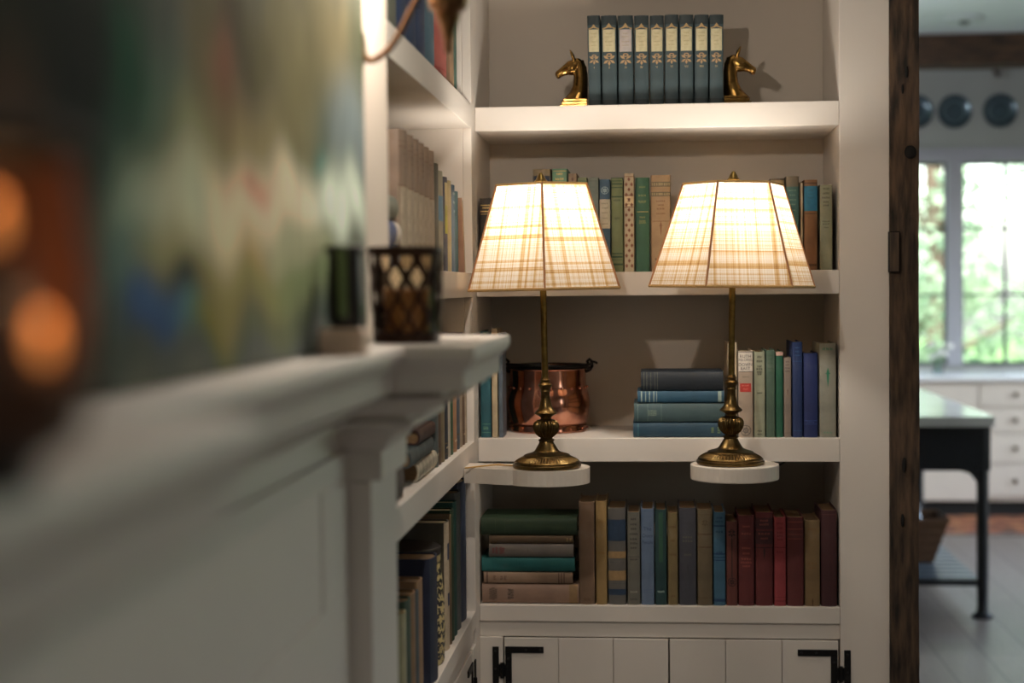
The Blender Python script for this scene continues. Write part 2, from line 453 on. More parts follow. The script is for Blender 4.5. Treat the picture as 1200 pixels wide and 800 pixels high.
y0 = 10.45; bz0 = aY(1140, 76, y0).z; bz1 = CZ+.004
mb = MB(); mb.rings(rough_timber(5.3, (bz1-bz0)/2, .12, seed=3), M=Matrix.Translation((-1.3, y0+.12, (bz0+bz1)/2)) @ Matrix.Rotation(R_(90), 4, 'Y'))
struct('trim_1', mb, wood('dark_beam_wood_x', (40, 28, 20), (92, 66, 46), (1, 8, 8)), smooth=40)
POSTW = wood('hewn_post_wood', (20, 16, 12), (90, 70, 53), (7, 7, 1.0), 11, .9, .85)
px0, px1 = aY(1042.6, 400, 3.585).x, aY(1078, 400, 3.585).x
post = struct('trim_2', MB().rings(rough_timber(CZ, (px1-px0)/2, .075, 140, .003, 5), M=Matrix.Translation(((px0+px1)/2, 3.585+.077, 0))), POSTW, smooth=40)
p = aY(1067, 178, 3.583)
MB().ball((0, 0, 0), .013, 10, (1, .35, 1.15)).build('knot', mat('black_knot', (8, 6, 5), .9), post, loc=(p.x, 3.586, p.z), smooth=60)
for (px, py, s) in ((1063, 84, .006), (1058, 104, .005), (1060, 545, .008), (1058, 610, .007)):
    p = aY(px, py, 3.583); MB().ball((0, 0, 0), s, 8, (.6, .4, 2.2)).build('check_mark', mat('black_knot', (8, 6, 5), .9), post, loc=(p.x, 3.587, p.z), smooth=60)
a, c = aY(1043.5, 318, 3.57), aY(1054, 272, 3.57)
MB().box(a.x, c.x, 3.574, 3.61, a.z, c.z).build('patch_block', wood('patch_wood', (42, 33, 26), (84, 66, 50), (7, 7, 1.2), 14, .4), post, bevel=.001)
MB().box(a.x-.001, c.x+.0022, 3.5785, 3.6, a.z-.002, c.z+.0022).build('patch_gap', mat('black_knot', (8, 6, 5), .9), post)

# ------------------------------------------------------------------ bookcases
bc = thing('bookcase', 'built-in greige bookcase facing the room behind the two lamps', 'bookcase', (0, 3.6, 0))
def bpart(name, mb, m=PAINT, bevel=.0015, parent=bc):
    o = mb.build(name, m, parent, bevel=bevel)
    if parent.parent is None: o.matrix_parent_inverse = Matrix.Translation(-parent.location)
    return o
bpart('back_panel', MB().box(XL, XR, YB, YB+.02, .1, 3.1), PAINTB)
bpart('side_panel', MB().box(XR, XR+.02, 3.62, YB+.02, .1, 3.1))
bpart('side_panel', MB().box(XL-.02, XL, 3.62, YB+.02, .1, 3.1))
bpart('stile', MB().box(XR, .521, 3.6, 3.62, 0, CZ))
bpart('stile', MB().box(XL-.02, XL, 3.6, 3.62, .0, CZ))
for z0, z1 in ((.745, .782), (1.1075, 1.161), (1.481, 1.534), (1.853, 1.907), (2.226, 2.28), (2.6, 2.653)):
    bpart('shelf', MB().box(XL+.0005, XR-.0005, 3.6, YB, z0, z1))
bpart('frieze_rail', MB().box(XL, XR, 3.607, 3.63, .709, .7449))
bpart('bottom_rail', MB().box(XL, XR, 3.6, 3.63, 0, .1))
dl0 = aY(590.5, 760, 3.6).x; dm = aY(784, 760, 3.6).x; dr1 = aY(983, 760, 3.6).x
bpart('stile', MB().box(XL, dl0-.002, 3.6, 3.62, .1, .7085))
def door(x0, x1, side):
    n = 3; w = (x1 - x0) / n; mb = MB()
    for i in range(n): mb.box(x0 + i*w + .0007, x0 + (i+1)*w - .0007, 3.603, 3.622, .104, .7065)
    mb.box(x0+.001, x1-.001, 3.612, 3.624, .104, .7065)
    d = bpart('door', mb, PAINT, .001)
    for zt in (aY(610, 757.5, 3.6).z, .22):
        s = 1 if side < 0 else -1; e = x0 if side < 0 else x1
        m2 = MB(); L1 = .0905
        def bx(a, b, y0, y1, z0, z1): m2.box(min(a, b), max(a, b), y0, y1, z0, z1)
        bx(e + s*.003, e + s*L1, 3.5995, 3.603, zt-.0145, zt)
        bx(e + s*.003, e + s*.0175, 3.5995, 3.603, zt-.095, zt-.0145)
        bx(e - s*.026, e - s*.0115, 3.5965, 3.5998, zt-.095, zt+.0)
        bx(e - s*.0115, e + s*.003, 3.597, 3.602, zt-.068, zt-.04)
        m2.tube([(e - s*.0045, 3.5965, zt-.072), (e - s*.0045, 3.5965, zt-.036)], .0042)
        h = m2.build('hinge', BLACKM, d, bevel=.0006)
        m3 = MB()
        for (qx, qz) in ((L1-.008, -.007), (L1*.55, -.007), (.010, -.028), (.010, -.082), (-.019, -.01), (-.019, -.05), (-.019, -.085)):
            m3.ball((e + s*qx, 3.599 if qx > 0 else 3.5963, zt + qz), .0028, 6, (1, .5, 1))
        m3.build('bolt', mat('dark_bolt', (52, 52, 54), .4, .8), d, smooth=60)
        for o in (h,): pass
    return d
# doors are parts; their hinges are sub-parts (all built in world coordinates)
door(dl0, dm - .001, -1); door(dm + .001, dr1, 1)

# left bookcase
lc = thing('bookcase', 'built-in greige bookcase along the left side wall between fireplace and corner', 'bookcase', (XL, 2.95, 0))
def lpart(name, mb, m=PAINT, bevel=.0015):
    return bpart(name, mb, m, bevel, lc)
YE = 3.53; XBK = -.74
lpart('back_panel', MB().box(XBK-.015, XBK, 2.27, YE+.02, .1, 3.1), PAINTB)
lpart('side_panel', MB().box(XBK, XL-.02, YE, YE+.02, .1, 3.1))
lpart('side_panel', MB().box(XBK, XL-.02, 2.27, 2.29, .1, 3.1))
lpart('stile', MB().box(XL-.02, XL, YE, 3.5995, 0, CZ))
lpart('stile', MB().box(XL-.02, XL, 2.25, 2.29, 0, CZ))
for z0, z1 in ((.745, .782), (1.1075, 1.161), (1.481, 1.534), (1.853, 1.907), (2.226, 2.28), (2.6, 2.653)):
    lpart('shelf', MB().box(XBK, XL, 2.29, YE, z0, z1))
lpart('frieze_rail', MB().box(XL-.02, XL-.006, 2.29, YE, .709, .7449))
yd = 3.47
for (a, c) in ((2.31, 2.885), (2.89, yd)):
    mb = MB(); n = 3; w_ = (c-a)/n
    for i in range(n): mb.box(XL-.022, XL-.003, a+i*w_+.0007, a+(i+1)*w_-.0007, .104, .7065)
    mb.box(XL-.024, XL-.012, a+.001, c-.001, .104, .7065)
    d = lpart('door', mb, PAINT, .001)
    if c == yd:
        m2 = MB(); zt = .682
        m2.box(XL-.003, XL+.0006, c-.0905, c-.003, zt-.0145, zt).box(XL-.003, XL+.0006, c-.0175, c-.003, zt-.095, zt-.0145).box(XL+.0002, XL+.0036, c+.0115, c+.026, zt-.095, zt).box(XL-.002, XL+.003, c-.003, c+.0115, zt-.068, zt-.04)
        m2.tube([(XL+.0035, c+.0045, zt-.072), (XL+.0035, c+.0045, zt-.036)], .0042)
        h = m2.build('hinge', BLACKM, d, bevel=.0006)
lpart('stile', MB().box(XL-.02, XL, yd+.002, YE, .1, .7085))
lpart('bottom_rail', MB().box(XL-.02, XL, 2.29, YE, 0, .1))

# ------------------------------------------------------------------ mantelpiece
mt = thing('mantelpiece', 'painted fireplace mantel with stepped crown moulding running from the foreground', 'mantel', (-.36, 1.3, 0))
def mpart(name, mb, m=PAINT, bevel=.002, smooth=None):
    o = mb.build(name, m, mt, bevel=bevel, smooth=smooth); o.matrix_parent_inverse = Matrix.Translation(-mt.location); return o
FB, FC, WB = -.342, -.425, -.396
def plan(o):
    return [(WB, .50-o), (FB+o, .50-o), (FB+o, .706+o), (max(FC+o, WB+.001), .706+o), (max(FC+o, WB+.001), 1.995-o), (FB+o, 1.995-o), (FB+o, 2.2+o), (WB, 2.2+o)]
prof = [(0, 1.296), (.004, 1.298), (.006, 1.304), (.014, 1.314), (.026, 1.322), (.040, 1.327), (.046, 1.329), (.047, 1.337), (.040, 1.339), (.040, 1.344), (.060, 1.346), (.064, 1.352), (.074, 1.359), (.088, 1.363), (.100, 1.366), (.102, 1.369),
        (.090, 1.3715), (.090, 1.377), (.118, 1.3785), (.119, 1.381), (.119, 1.400), (.121, 1.404), (.128, 1.410), (.133, 1.417), (.134, 1.424), (.132, 1.4325)]
mpart('mantel_shelf', MB().rings([[(x, y, z) for x, y in plan(o)] for o, z in prof]), smooth=38, bevel=0)
mpart('frieze_block', MB().box(WB, -.342, 1.995, 2.2, 1.258, 1.2958), PAINT)
mpart('frieze_block', MB().box(WB, -.342, .50, .706, 1.258, 1.2958), PAINT)
for a in (2.0, .505):
    mb = MB(); mb.box(WB, -.357, a, a+.2, .18, 1.257).box(WB, -.35, a-.004, a+.204, 0, .1799); mpart('pilaster', mb)
mb = MB()
mb.box(WB, -.386, .706, 1.995, 1.262, 1.2958).box(WB, -.386, .706, 1.995, .93, 1.12).box(WB, -.386, .706, .86, 1.12, 1.262).box(WB, -.386, 1.84, 1.995, 1.12, 1.262).box(WB, -.3885, .86, 1.84, 1.12, 1.262)
mb.box(WB, -.386, .706, .80, 0, .93).box(WB, -.386, 1.90, 1.995, 0, .93)
mpart('surround_panel', mb)

# ------------------------------------------------------------------ painting
W0, W1, H0, H1 = .55, 1.915, 1.434, 2.55
pt = thing('painting', 'large blurred abstract canvas in greens and creams standing on the mantel', 'painting', (-.358, (W0+W1)/2, H0))
NX, NZ = 150, 120
vs = []; fs = []
for j in range(NZ+1):
    for i in range(NX+1): vs.append((.0131, -(W1-W0)/2 + (W1-W0)*i/NX, (H1-H0)*j/NZ))
for j in range(NZ):
    for i in range(NX): q = j*(NX+1)+i; fs.append((q, q+1, q+NX+2, q+NX+1))
cv = MB().add(vs, fs).build('painted_face', None, pt)
# colour fields of the picture, placed as strokes (centre seen in the photo, radii in px, colour, weight)
strokes = [(60, 40, 110, 90, (30, 48, 38)), (120, 30, 60, 120, (22, 38, 32)), (20, 120, 60, 90, (38, 48, 36)), (100, 150, 60, 110, (24, 36, 32)), (160, 60, 28, 120, (20, 78, 58)),
 (150, 140, 30, 80, (30, 66, 52)), (140, 210, 45, 80, (58, 92, 80)), (200, 40, 40, 80, (92, 98, 92)), (190, 130, 35, 90, (96, 118, 102)), (120, 260, 60, 60, (56, 88, 84)),
 (60, 200, 60, 90, (74, 60, 48)), (20, 280, 60, 120, (84, 54, 38)), (250, 60, 25, 110, (128, 118, 84)), (285, 35, 34, 50, (76, 66, 42)), (300, 60, 18, 40, (60, 56, 34)), (262, 80, 12, 45, (150, 96, 76)),
 (340, 60, 40, 110, (134, 126, 86)), (375, 40, 20, 90, (118, 112, 72)), (400, 60, 25, 70, (128, 118, 84)), (420, 60, 12, 60, (84, 88, 66)), (230, 170, 30, 60, (142, 142, 108)), (275, 130, 25, 50, (120, 96, 70)),
 (300, 170, 40, 50, (156, 142, 106)), (350, 150, 30, 50, (134, 126, 90)), (385, 170, 22, 60, (104, 114, 98)), (410, 150, 20, 60, (120, 132, 134)), (375, 190, 10, 25, (80, 130, 120)),
 (250, 250, 60, 50, (178, 168, 134)), (310, 240, 50, 40, (190, 172, 142)), (180, 250, 40, 50, (140, 156, 138)), (270, 215, 15, 15, (186, 134, 108)), (305, 235, 14, 16, (190, 128, 104)), (360, 240, 50, 40, (176, 176, 150)), (405, 240, 30, 40, (172, 182, 168)),
 (150, 310, 40, 40, (92, 118, 114)), (210, 310, 40, 35, (146, 142, 106)), (260, 330, 40, 40, (138, 128, 84)), (320, 320, 50, 40, (150, 142, 96)), (370, 320, 40, 50, (128, 142, 106)), (300, 290, 18, 22, (176, 140, 84)),
 (165, 365, 24, 30, (70, 96, 140)), (190, 375, 26, 24, (74, 102, 142)), (185, 395, 34, 14, (66, 90, 130)), (215, 345, 16, 18, (38, 54, 58)), (225, 385, 16, 22, (84, 130, 132)), (120, 380, 30, 50, (80, 98, 90)), (140, 440, 60, 30, (84, 94, 86)), (245, 385, 20, 18, (132, 124, 52)), (270, 400, 40, 16, (90, 98, 80)),
 (330, 385, 40, 20, (112, 116, 92)), (390, 385, 30, 20, (88, 104, 98)), (60, 460, 70, 70, (50, 36, 24)), (340, 410, 80, 14, (104, 108, 106)), (230, 425, 80, 12, (88, 94, 90)), (30, 380, 60, 60, (70, 44, 26)),
 (150, 70, 26, 80, (16, 84, 60)), (95, 60, 34, 80, (18, 32, 28)), (255, 255, 55, 45, (196, 184, 156)), (325, 235, 50, 38, (200, 184, 160)), (300, 215, 16, 16, (190, 134, 112)), (395, 245, 30, 28, (184, 190, 178)), (225, 240, 20, 60, (170, 174, 150)), (350, 290, 40, 22, (160, 160, 132))]
anch = []
def boost(c_):
    l_ = sum(c_) / 3; k = .75 + 3.2 * l_
    return [max(0, (l_ + (v - l_) * 1.1) * min(k, 2.1)) for v in c_]
for x, y, rx, ry, c_ in strokes:
    P = aX(x, y, -.345); k = P.y / FPX
    anch.append((P.y, P.z, rx * P.y**2 / 648, ry * k, boost(lin(c_)[:3])))
from mathutils import noise as mnoise
ca = cv.data.color_attributes.new('paint', 'FLOAT_COLOR', 'POINT')
for idx, v in enumerate(cv.data.vertices):
    Y = v.co.y + (W0+W1)/2; Z = v.co.z + H0
    n1 = mnoise.noise(Vector((Y*9, Z*5, 1))); n2 = mnoise.noise(Vector((Y*9, Z*5, 7)))
    n3 = mnoise.noise(Vector((Y*40, Z*14, 3)))
    yy, zz = Y + n1*.035, Z + n2*.05
    acc = [.14, .15, .12]
    for ay, az, ry_, rz_, c_ in anch:
        q = ((yy-ay)/ry_)**2 + ((zz-az)/rz_)**2
        w_ = .9 * math.exp(-.75 * q**1.4)
        for k in range(3): acc[k] += (c_[k] - acc[k]) * w_
    tot = 1
    g = 1 + .28 * n3
    ca.data[idx].color = (*[max(0, a_ / tot * g) for a_ in acc], 1)
pm = bpy.data.materials.new('oil_paint'); t, N, L = nt(pm); b = N['Principled BSDF']
at_ = N.new('ShaderNodeAttribute'); at_.attribute_name = 'paint'; L.new(at_.outputs['Color'], b.inputs['Base Color'])
n_ = N.new('ShaderNodeTexNoise'); n_.inputs['Scale'].default_value = 60; bp = N.new('ShaderNodeBump'); bp.inputs['Strength'].default_value = .5; bp.inputs['Distance'].default_value = .002
L.new(n_.outputs[0], bp.inputs['Height']); L.new(bp.outputs[0], b.inputs['Normal']); b.inputs['Roughness'].default_value = .95; b.inputs['Specular IOR Level'].default_value = .1
cv.data.materials.clear(); cv.data.materials.append(pm)
MB().box(-.0125, .0128, -(W1-W0)/2, (W1-W0)/2, 0, H1-H0).build('canvas', mat('canvas_edge', (120, 126, 120), .8), pt, bevel=.001)
# ------------------------------------------------------------------ table lamps
shm = bpy.data.materials.new('plaid_linen_shade'); t, N, L = nt(shm)
N.remove(N['Principled BSDF']); out = N['Material Output']
uv = N.new('ShaderNodeUVMap'); uv.uv_map = 'shade'
sp = N.new('ShaderNodeSeparateXYZ'); L.new(uv.outputs[0], sp.inputs[0])
def stripes(src, freq, lo, hi, seed, wob=None):
    m_ = N.new('ShaderNodeMath'); m_.operation = 'MULTIPLY_ADD'; m_.inputs[1].default_value = freq; m_.inputs[2].default_value = seed
    L.new(src, m_.inputs[0])
    z = N.new('ShaderNodeTexNoise'); z.noise_dimensions = '1D'; z.inputs['Scale'].default_value = 1; z.inputs['Detail'].default_value = 2; L.new(m_.outputs[0], z.inputs['W'])
    r = N.new('ShaderNodeMapRange'); r.inputs[1].default_value = lo; r.inputs[2].default_value = hi; L.new(z.outputs[0], r.inputs[0])
    return r.outputs[0]
def mth(op, a, b_):
    m_ = N.new('ShaderNodeMath'); m_.operation = op
    for i, q in enumerate((a, b_)):
        if hasattr(q, 'node'): L.new(q, m_.inputs[i])
        else: m_.inputs[i].default_value = q
    return m_.outputs[0]
vb = stripes(sp.outputs[0], 95, .5, .74, 3.3); vt = stripes(sp.outputs[0], 420, .44, .72, 9.1)
hb = stripes(sp.outputs[1], 85, .5, .74, 21.7); ht = stripes(sp.outputs[1], 430, .44, .72, 41.2)
tot = mth('ADD', mth('MULTIPLY', mth('ADD', vb, hb), .42), mth('MULTIPLY', mth('ADD', vt, ht), .3))
cr = N.new('ShaderNodeValToRGB'); cr.color_ramp.elements[0].color = lin((208, 202, 193)); cr.color_ramp.elements[1].position = 1; cr.color_ramp.elements[1].color = lin((138, 98, 54))
e = cr.color_ramp.elements.new(.45); e.color = lin((182, 152, 108))
L.new(tot, cr.inputs[0])
df = N.new('ShaderNodeBsdfDiffuse'); tl = N.new('ShaderNodeBsdfTranslucent'); ms = N.new('ShaderNodeMixShader'); ms.inputs[0].default_value = .52
L.new(cr.outputs[0], df.inputs[0]); L.new(cr.outputs[0], tl.inputs[0]); L.new(df.outputs[0], ms.inputs[1]); L.new(tl.outputs[0], ms.inputs[2]); L.new(ms.outputs[0], out.inputs[0])
TRIMB = mat('brown_shade_binding', (186, 132, 92), .8, scale=200)
TRIMG = mat('gold_shade_braid', (206, 166, 108), .8, scale=200)
BULB = emis('lit_bulb', (255, 214, 160), 30)
WHITEP = mat('white_platform_paint', (222, 212, 200), .45, var=.02)

LAMPW = 6
def make_lamp(name, label, X, Y, zb, rot, tilt, bind, sh_dz=0):
    r = thing(name, label, 'lamp', (X, Y, zb)); r.rotation_euler = (0, R_(tilt), 0)
    k = .000543 * 1.0
    P = [(130, 2), (132, 8), (131, 14), (126, 17), (127, 22), (122, 27)]
    mb = MB(); mb.lathe([(a*k, z*k) for a, z in [(126, 0)] + P], 64)
    mb.lathe([(a*k, z*k) for a, z in [(122, 27), (112, 34), (98, 41), (90, 45)]], 128, flute=.035, fl_n=64)
    mb.lathe([(a*k, z*k) for a, z in [(90, 45), (88, 49), (80, 52), (58, 58), (50, 62), (46, 66), (42, 72), (36, 82), (30, 92), (27, 100), (31, 103), (31, 107), (25, 110), (22, 115)]], 64)
    mb.build('base', BRASSD, r, smooth=35)
    MB().lathe([(a*k, z*k) for a, z in [(22, 114), (30, 119), (41, 129), (48, 142), (51, 155), (50, 166), (45, 175), (36, 182), (28, 184)]], 120, flute=.13, fl_n=24).build('fluted_urn', BRASSD, r, smooth=50)
    MB().lathe([(a*k, z*k) for a, z in [(26, 183), (20, 188), (20, 192), (27, 198), (36, 203), (43, 207), (44, 211), (38, 217), (30, 224), (25, 236), (21, 252), (18, 268), (17, 288), (20, 292), (18, 297), (19, 303), (26, 312), (27, 318), (21, 324), (17, 328), (18, 333), (20, 336), (16, 341), (14, 346)]], 56).build('collar_turning', BRASSD, r, smooth=40)
    H = .372
    MB().lathe([(.0068, 345*k), (.0068, H+.03), (.009, H+.031), (.009, H+.04), (.014, H+.045), (.0165, H+.05), (.0170, H+.118), (.012, H+.12)], 24).build('pole', BRASS, r, smooth=40)
    # bulb and shade
    MB().lathe([(.012, H+.12), (.013, H+.126), (.020, H+.140), (.0265, H+.158), (.026, H+.172), (.017, H+.186), (.004, H+.191)], 24).build('bulb', BULB, r, smooth=80)
    sz = H + sh_dz
    RB, RT, HH = .1765, .1065, .2140
    def hexp(R, z): return [(R*math.cos(R_(rot + 60*i)), R*math.sin(R_(rot + 60*i)), z) for i in range(6)]
    B_, T_ = hexp(RB, sz), hexp(RT, sz + HH)
    me = bpy.data.meshes.new('lamp_shade'); vs = []; fs = []; uvs = []
    n = 6
    for i in range(6):
        a, b_ = Vector(B_[i]), Vector(B_[(i+1) % 6]); c_, d_ = Vector(T_[i]), Vector(T_[(i+1) % 6]); o = len(vs)
        for j in range(n+1):
            v_ = j/n; p0, p1 = a.lerp(c_, v_), b_.lerp(d_, v_)
            for q in range(n+1):
                u_ = q/n; vs.append(p0.lerp(p1, u_)); uvs.append(((u_ - .5) * (.11 + .05*(1-v_)) + i*.37 + rot*.01, v_ * .2 + (.0 if i % 2 else .006) + rot * .02))
        for j in range(n):
            for q in range(n): w_ = o + j*(n+1) + q; fs.append((w_, w_+1, w_+n+2, w_+n+1))
    me.from_pydata(vs, [], fs); me.materials.append(shm)
    ul = me.uv_layers.new(name='shade')
    for lp in me.loops: ul.data[lp.index].uv = uvs[lp.vertex_index]
    s = bpy.data.objects.new('lamp_shade', me); C.objects.link(s); s.parent = r
    for i in range(6):
        MB().tube([Vector(B_[i]), Vector(T_[i])], .0023, 8).build('shade_seam', bind, s)
    for pts, rr in ((B_, .0030), (T_, .0026)):
        mb = MB()
        for i in range(6): mb.tube([pts[i], pts[(i+1) % 6]], rr, 8)
        mb.build('shade_rim', TRIMG, s)
    mb = MB()
    zt = sz + HH - .012
    for i in (0, 2, 4): mb.tube([(0, 0, zt), (RT*.98*math.cos(R_(rot+60*i)), RT*.98*math.sin(R_(rot+60*i)), sz + HH - .002)], .0012, 6)
    hp = [(0, 0.0, 0)]
    mb.tube([(.016, 0, H+.10), (.034, 0, H+.13), (.036, 0, H+.16), (.02, 0, zt-.003), (0, 0, zt)], .0013, 6)
    mb.tube([(-.016, 0, H+.10), (-.034, 0, H+.13), (-.036, 0, H+.16), (-.02, 0, zt-.003), (0, 0, zt)], .0013, 6)
    mb.build('shade_harp', BRASS, r)
    MB().lathe([(.009, zt), (.009, zt+.016), (.0135, zt+.018), (.014, zt+.022), (.010, zt+.026), (.008, zt+.031), (.004, zt+.038), (.001, zt+.040)], 20).build('finial', BRASS, r, smooth=50)
    l = bpy.data.lights.new('lamp_light', 'POINT'); l.energy = LAMPW; l.color = (1, .93, .83); l.shadow_soft_size = .024
    o = bpy.data.objects.new('lamp_light', l); C.objects.link(o); o.parent = r; o.location = (0, 0, H + .162)
    return r
RLX = aY(856, 545, 3.4).x; LLX = aY(641, 550, 3.33).x
ZP = 1.125
# the bulb meshes must not block their own lamps: light sits inside a translucent bulb
bt_, N, L = nt(BULB)
N.clear(); out = N.new('ShaderNodeOutputMaterial'); tr_ = N.new('ShaderNodeBsdfTransparent'); em_ = N.new('ShaderNodeEmission'); em_.inputs[0].default_value = lin((255, 234, 204)); em_.inputs[1].default_value = 6
ad_ = N.new('ShaderNodeAddShader'); L.new(tr_.outputs[0], ad_.inputs[0]); L.new(em_.outputs[0], ad_.inputs[1]); L.new(ad_.outputs[0], out.inputs[0])
LAMP1 = make_lamp('table_lamp', 'brass table lamp with plaid shade, its seam centred, before the copper pot', LLX, 3.33, ZP + .0005, 35, -.75, TRIMB)
LAMP2 = make_lamp('table_lamp', 'brass table lamp with plaid shade in front of the navy book stack', RLX, 3.4, ZP + .0005, 10, .85, TRIMB, .002)

# round platforms the lamps stand on
r = thing('lamp_platform', 'white round platform with a long arm under the left lamp', 'shelf', (LLX, 3.33, 1.093))
cx = LLX; R0 = .089
pts = []
for i in range(0, 33):                       # disc edge with an arm flaring towards the left bookcase
    a = R_(-140 + 280 * i / 32); pts.append((cx + R0*math.cos(a), 3.345 + R0*math.sin(a)))
yb = 3.345
arm = []
for i in range(9):
    u = i/8; sx = cx - .068 - (cx - .068 - (XL+.001)) * u; arm.append((sx, yb + .057 + (.012 * (1-math.cos(u*math.pi))/2)))
arm2 = []
for i in range(9):
    u = 1 - i/8; sx = cx - .068 - (cx - .068 - (XL+.001)) * u; arm2.append((sx, yb - .057 + (.034 * (1-math.cos(u*math.pi))/2)))
mb = MB().prism(pts + arm + arm2, 1.093, 1.125)
o = mb.build('platform_board', WHITEP, r, bevel=.0025); o.matrix_parent_inverse = Matrix.Translation(-r.location)
r = thing('lamp_platform', 'white round platform under the right lamp', 'shelf', (RLX, 3.4, 1.093))
px_ = RLX + .009
pts = []
for i in range(0, 41):
    a = R_(-245 + 310 * i / 40); pts.append((px_ + .093*math.cos(a), 3.405 + .093*math.sin(a)))
pts += [(px_ + .035, 3.5995), (px_ - .035, 3.5995)]
o = MB().prism(pts, 1.093, 1.125).build('platform_board', WHITEP, r, bevel=.0025); o.matrix_parent_inverse = Matrix.Translation(-r.location)
o = MB().box(px_-.035, px_+.035, 3.60, 3.70, 1.08, 1.1070).build('arm_cleat', WHITEP, r, bevel=.002); o.matrix_parent_inverse = Matrix.Translation(-r.location)
# cords
a = aX(549, 549, XL+.004); b = Vector((LLX-.066, 3.345, 1.1275))
o = MB().tube([(XL+.006, 3.30, 1.1272), (XL+.03, 3.325, 1.1275), (-.33, 3.35, 1.129), (LLX-.11, 3.36, 1.1275), (LLX-.068, 3.345, 1.1272)], .0017, 8).build('power_cord', mat('gold_cord', (190, 150, 84), .5), LAMP1); bpy.context.view_layer.update(); o.matrix_parent_inverse = LAMP1.matrix_world.inverted(); o['label'] = 'thin gold cord'
c0 = aY(905, 560, 3.53)
o = MB().tube([(px_+.05, 3.52, 1.094), (px_+.085, 3.60, 1.088), (px_+.13, 3.72, 1.094), (px_+.18, 3.84, 1.104), (px_+.22, 3.925, 1.1055)], .002, 8).build('power_cord', mat('black_cord', (18, 17, 16), .6), LAMP2); bpy.context.view_layer.update(); o.matrix_parent_inverse = LAMP2.matrix_world.inverted(); o['label'] = 'black cord'

# ------------------------------------------------------------------ copper pot
cp = aY(642.5, 480, 3.79)
pot = thing('copper_pot', 'round copper pot with black iron handles on the shelf behind the left lamp', 'pot', (cp.x, 3.79, ZS[1] + .0004))
k = 3.79/FPX/3.333
prof = [(0.01, 0), (146, 0), (150, 3), (150, 26), (148, 29), (152, 40), (158, 70), (163, 100), (163, 125), (158, 150), (152, 168), (150, 178), (149, 210), (150, 240), (156, 246), (158, 250), (155, 254), (148, 252), (146, 240), (145, 178), (158, 125), (156, 90), (140, 6), (.01, 5)]
MB().lathe([(r_*k, z*k) for r_, z in prof], 72, cap=False).build('body', COPPER, pot, smooth=40)
mb = MB()
for i in range(22):
    a = 2*math.pi*i/22
    mb.ball((153*k*math.cos(a), 153*k*math.sin(a), 172*k), .0032, 7, (1, 1, 1))
mb.build('rivet_row', COPPER, pot, smooth=70)
mb = MB().lathe([(150.5*k, 28*k), (152.5*k, 29*k), (152.5*k, 31.5*k), (149*k, 33*k)], 64, cap=False)
for i in range(14):
    a = 2*math.pi*i/14
    mb.ball((150.5*k*math.cos(a), 150.5*k*math.sin(a), 15*k), .0035, 7)
mb.build('base_band', mat('dark_copper_band', (140, 84, 62), .3, 1, scale=60), pot, smooth=60)
mb = MB(); mb.lathe([(154*k, 244*k), (161*k, 245*k), (162*k, 256*k), (156*k, 260*k), (150*k, 258*k), (150*k, 248*k)], 64, cap=False)
mb.build('rim_ring', BLACKM, pot, smooth=50)
for s in (-1, 1):
    h = MB()
    e = 158*k
    h.tube([(s*(e-.006), 0, 230*k), (s*(e+.004), 0, 238*k), (s*(e+.009), 0, 252*k), (s*(e+.008), 0, 272*k), (s*(e+.003), 0, 280*k), (s*(e-.002), 0, 272*k), (s*e, 0, 256*k)], .0036, 10)
    h.tube([(s*(e-.004), -.014, 248*k), (s*(e+.004), 0, 244*k), (s*(e-.004), .014, 248*k)], .0042, 8)
    h.tube([(s*(e+.006), 0, 268*k), (s*(e+.013), 0, 270*k), (s*(e+.019), 0, 266*k), (s*(e+.022), 0, 262*k)], [.003, .003, .0028, .002], 8)
    h.build('ear', BLACKM, pot, smooth=50)
e = 158*k + .007
MB().tube([(e*math.cos(R_(a))*(1 if abs(a-270) > 70 else 1), .0 + (e)*math.sin(R_(a)), 262*k + .002*math.sin(R_(a*2))) for a in range(180, 361, 10)], .003, 10).build('bail_handle', BLACKM, pot, smooth=50)

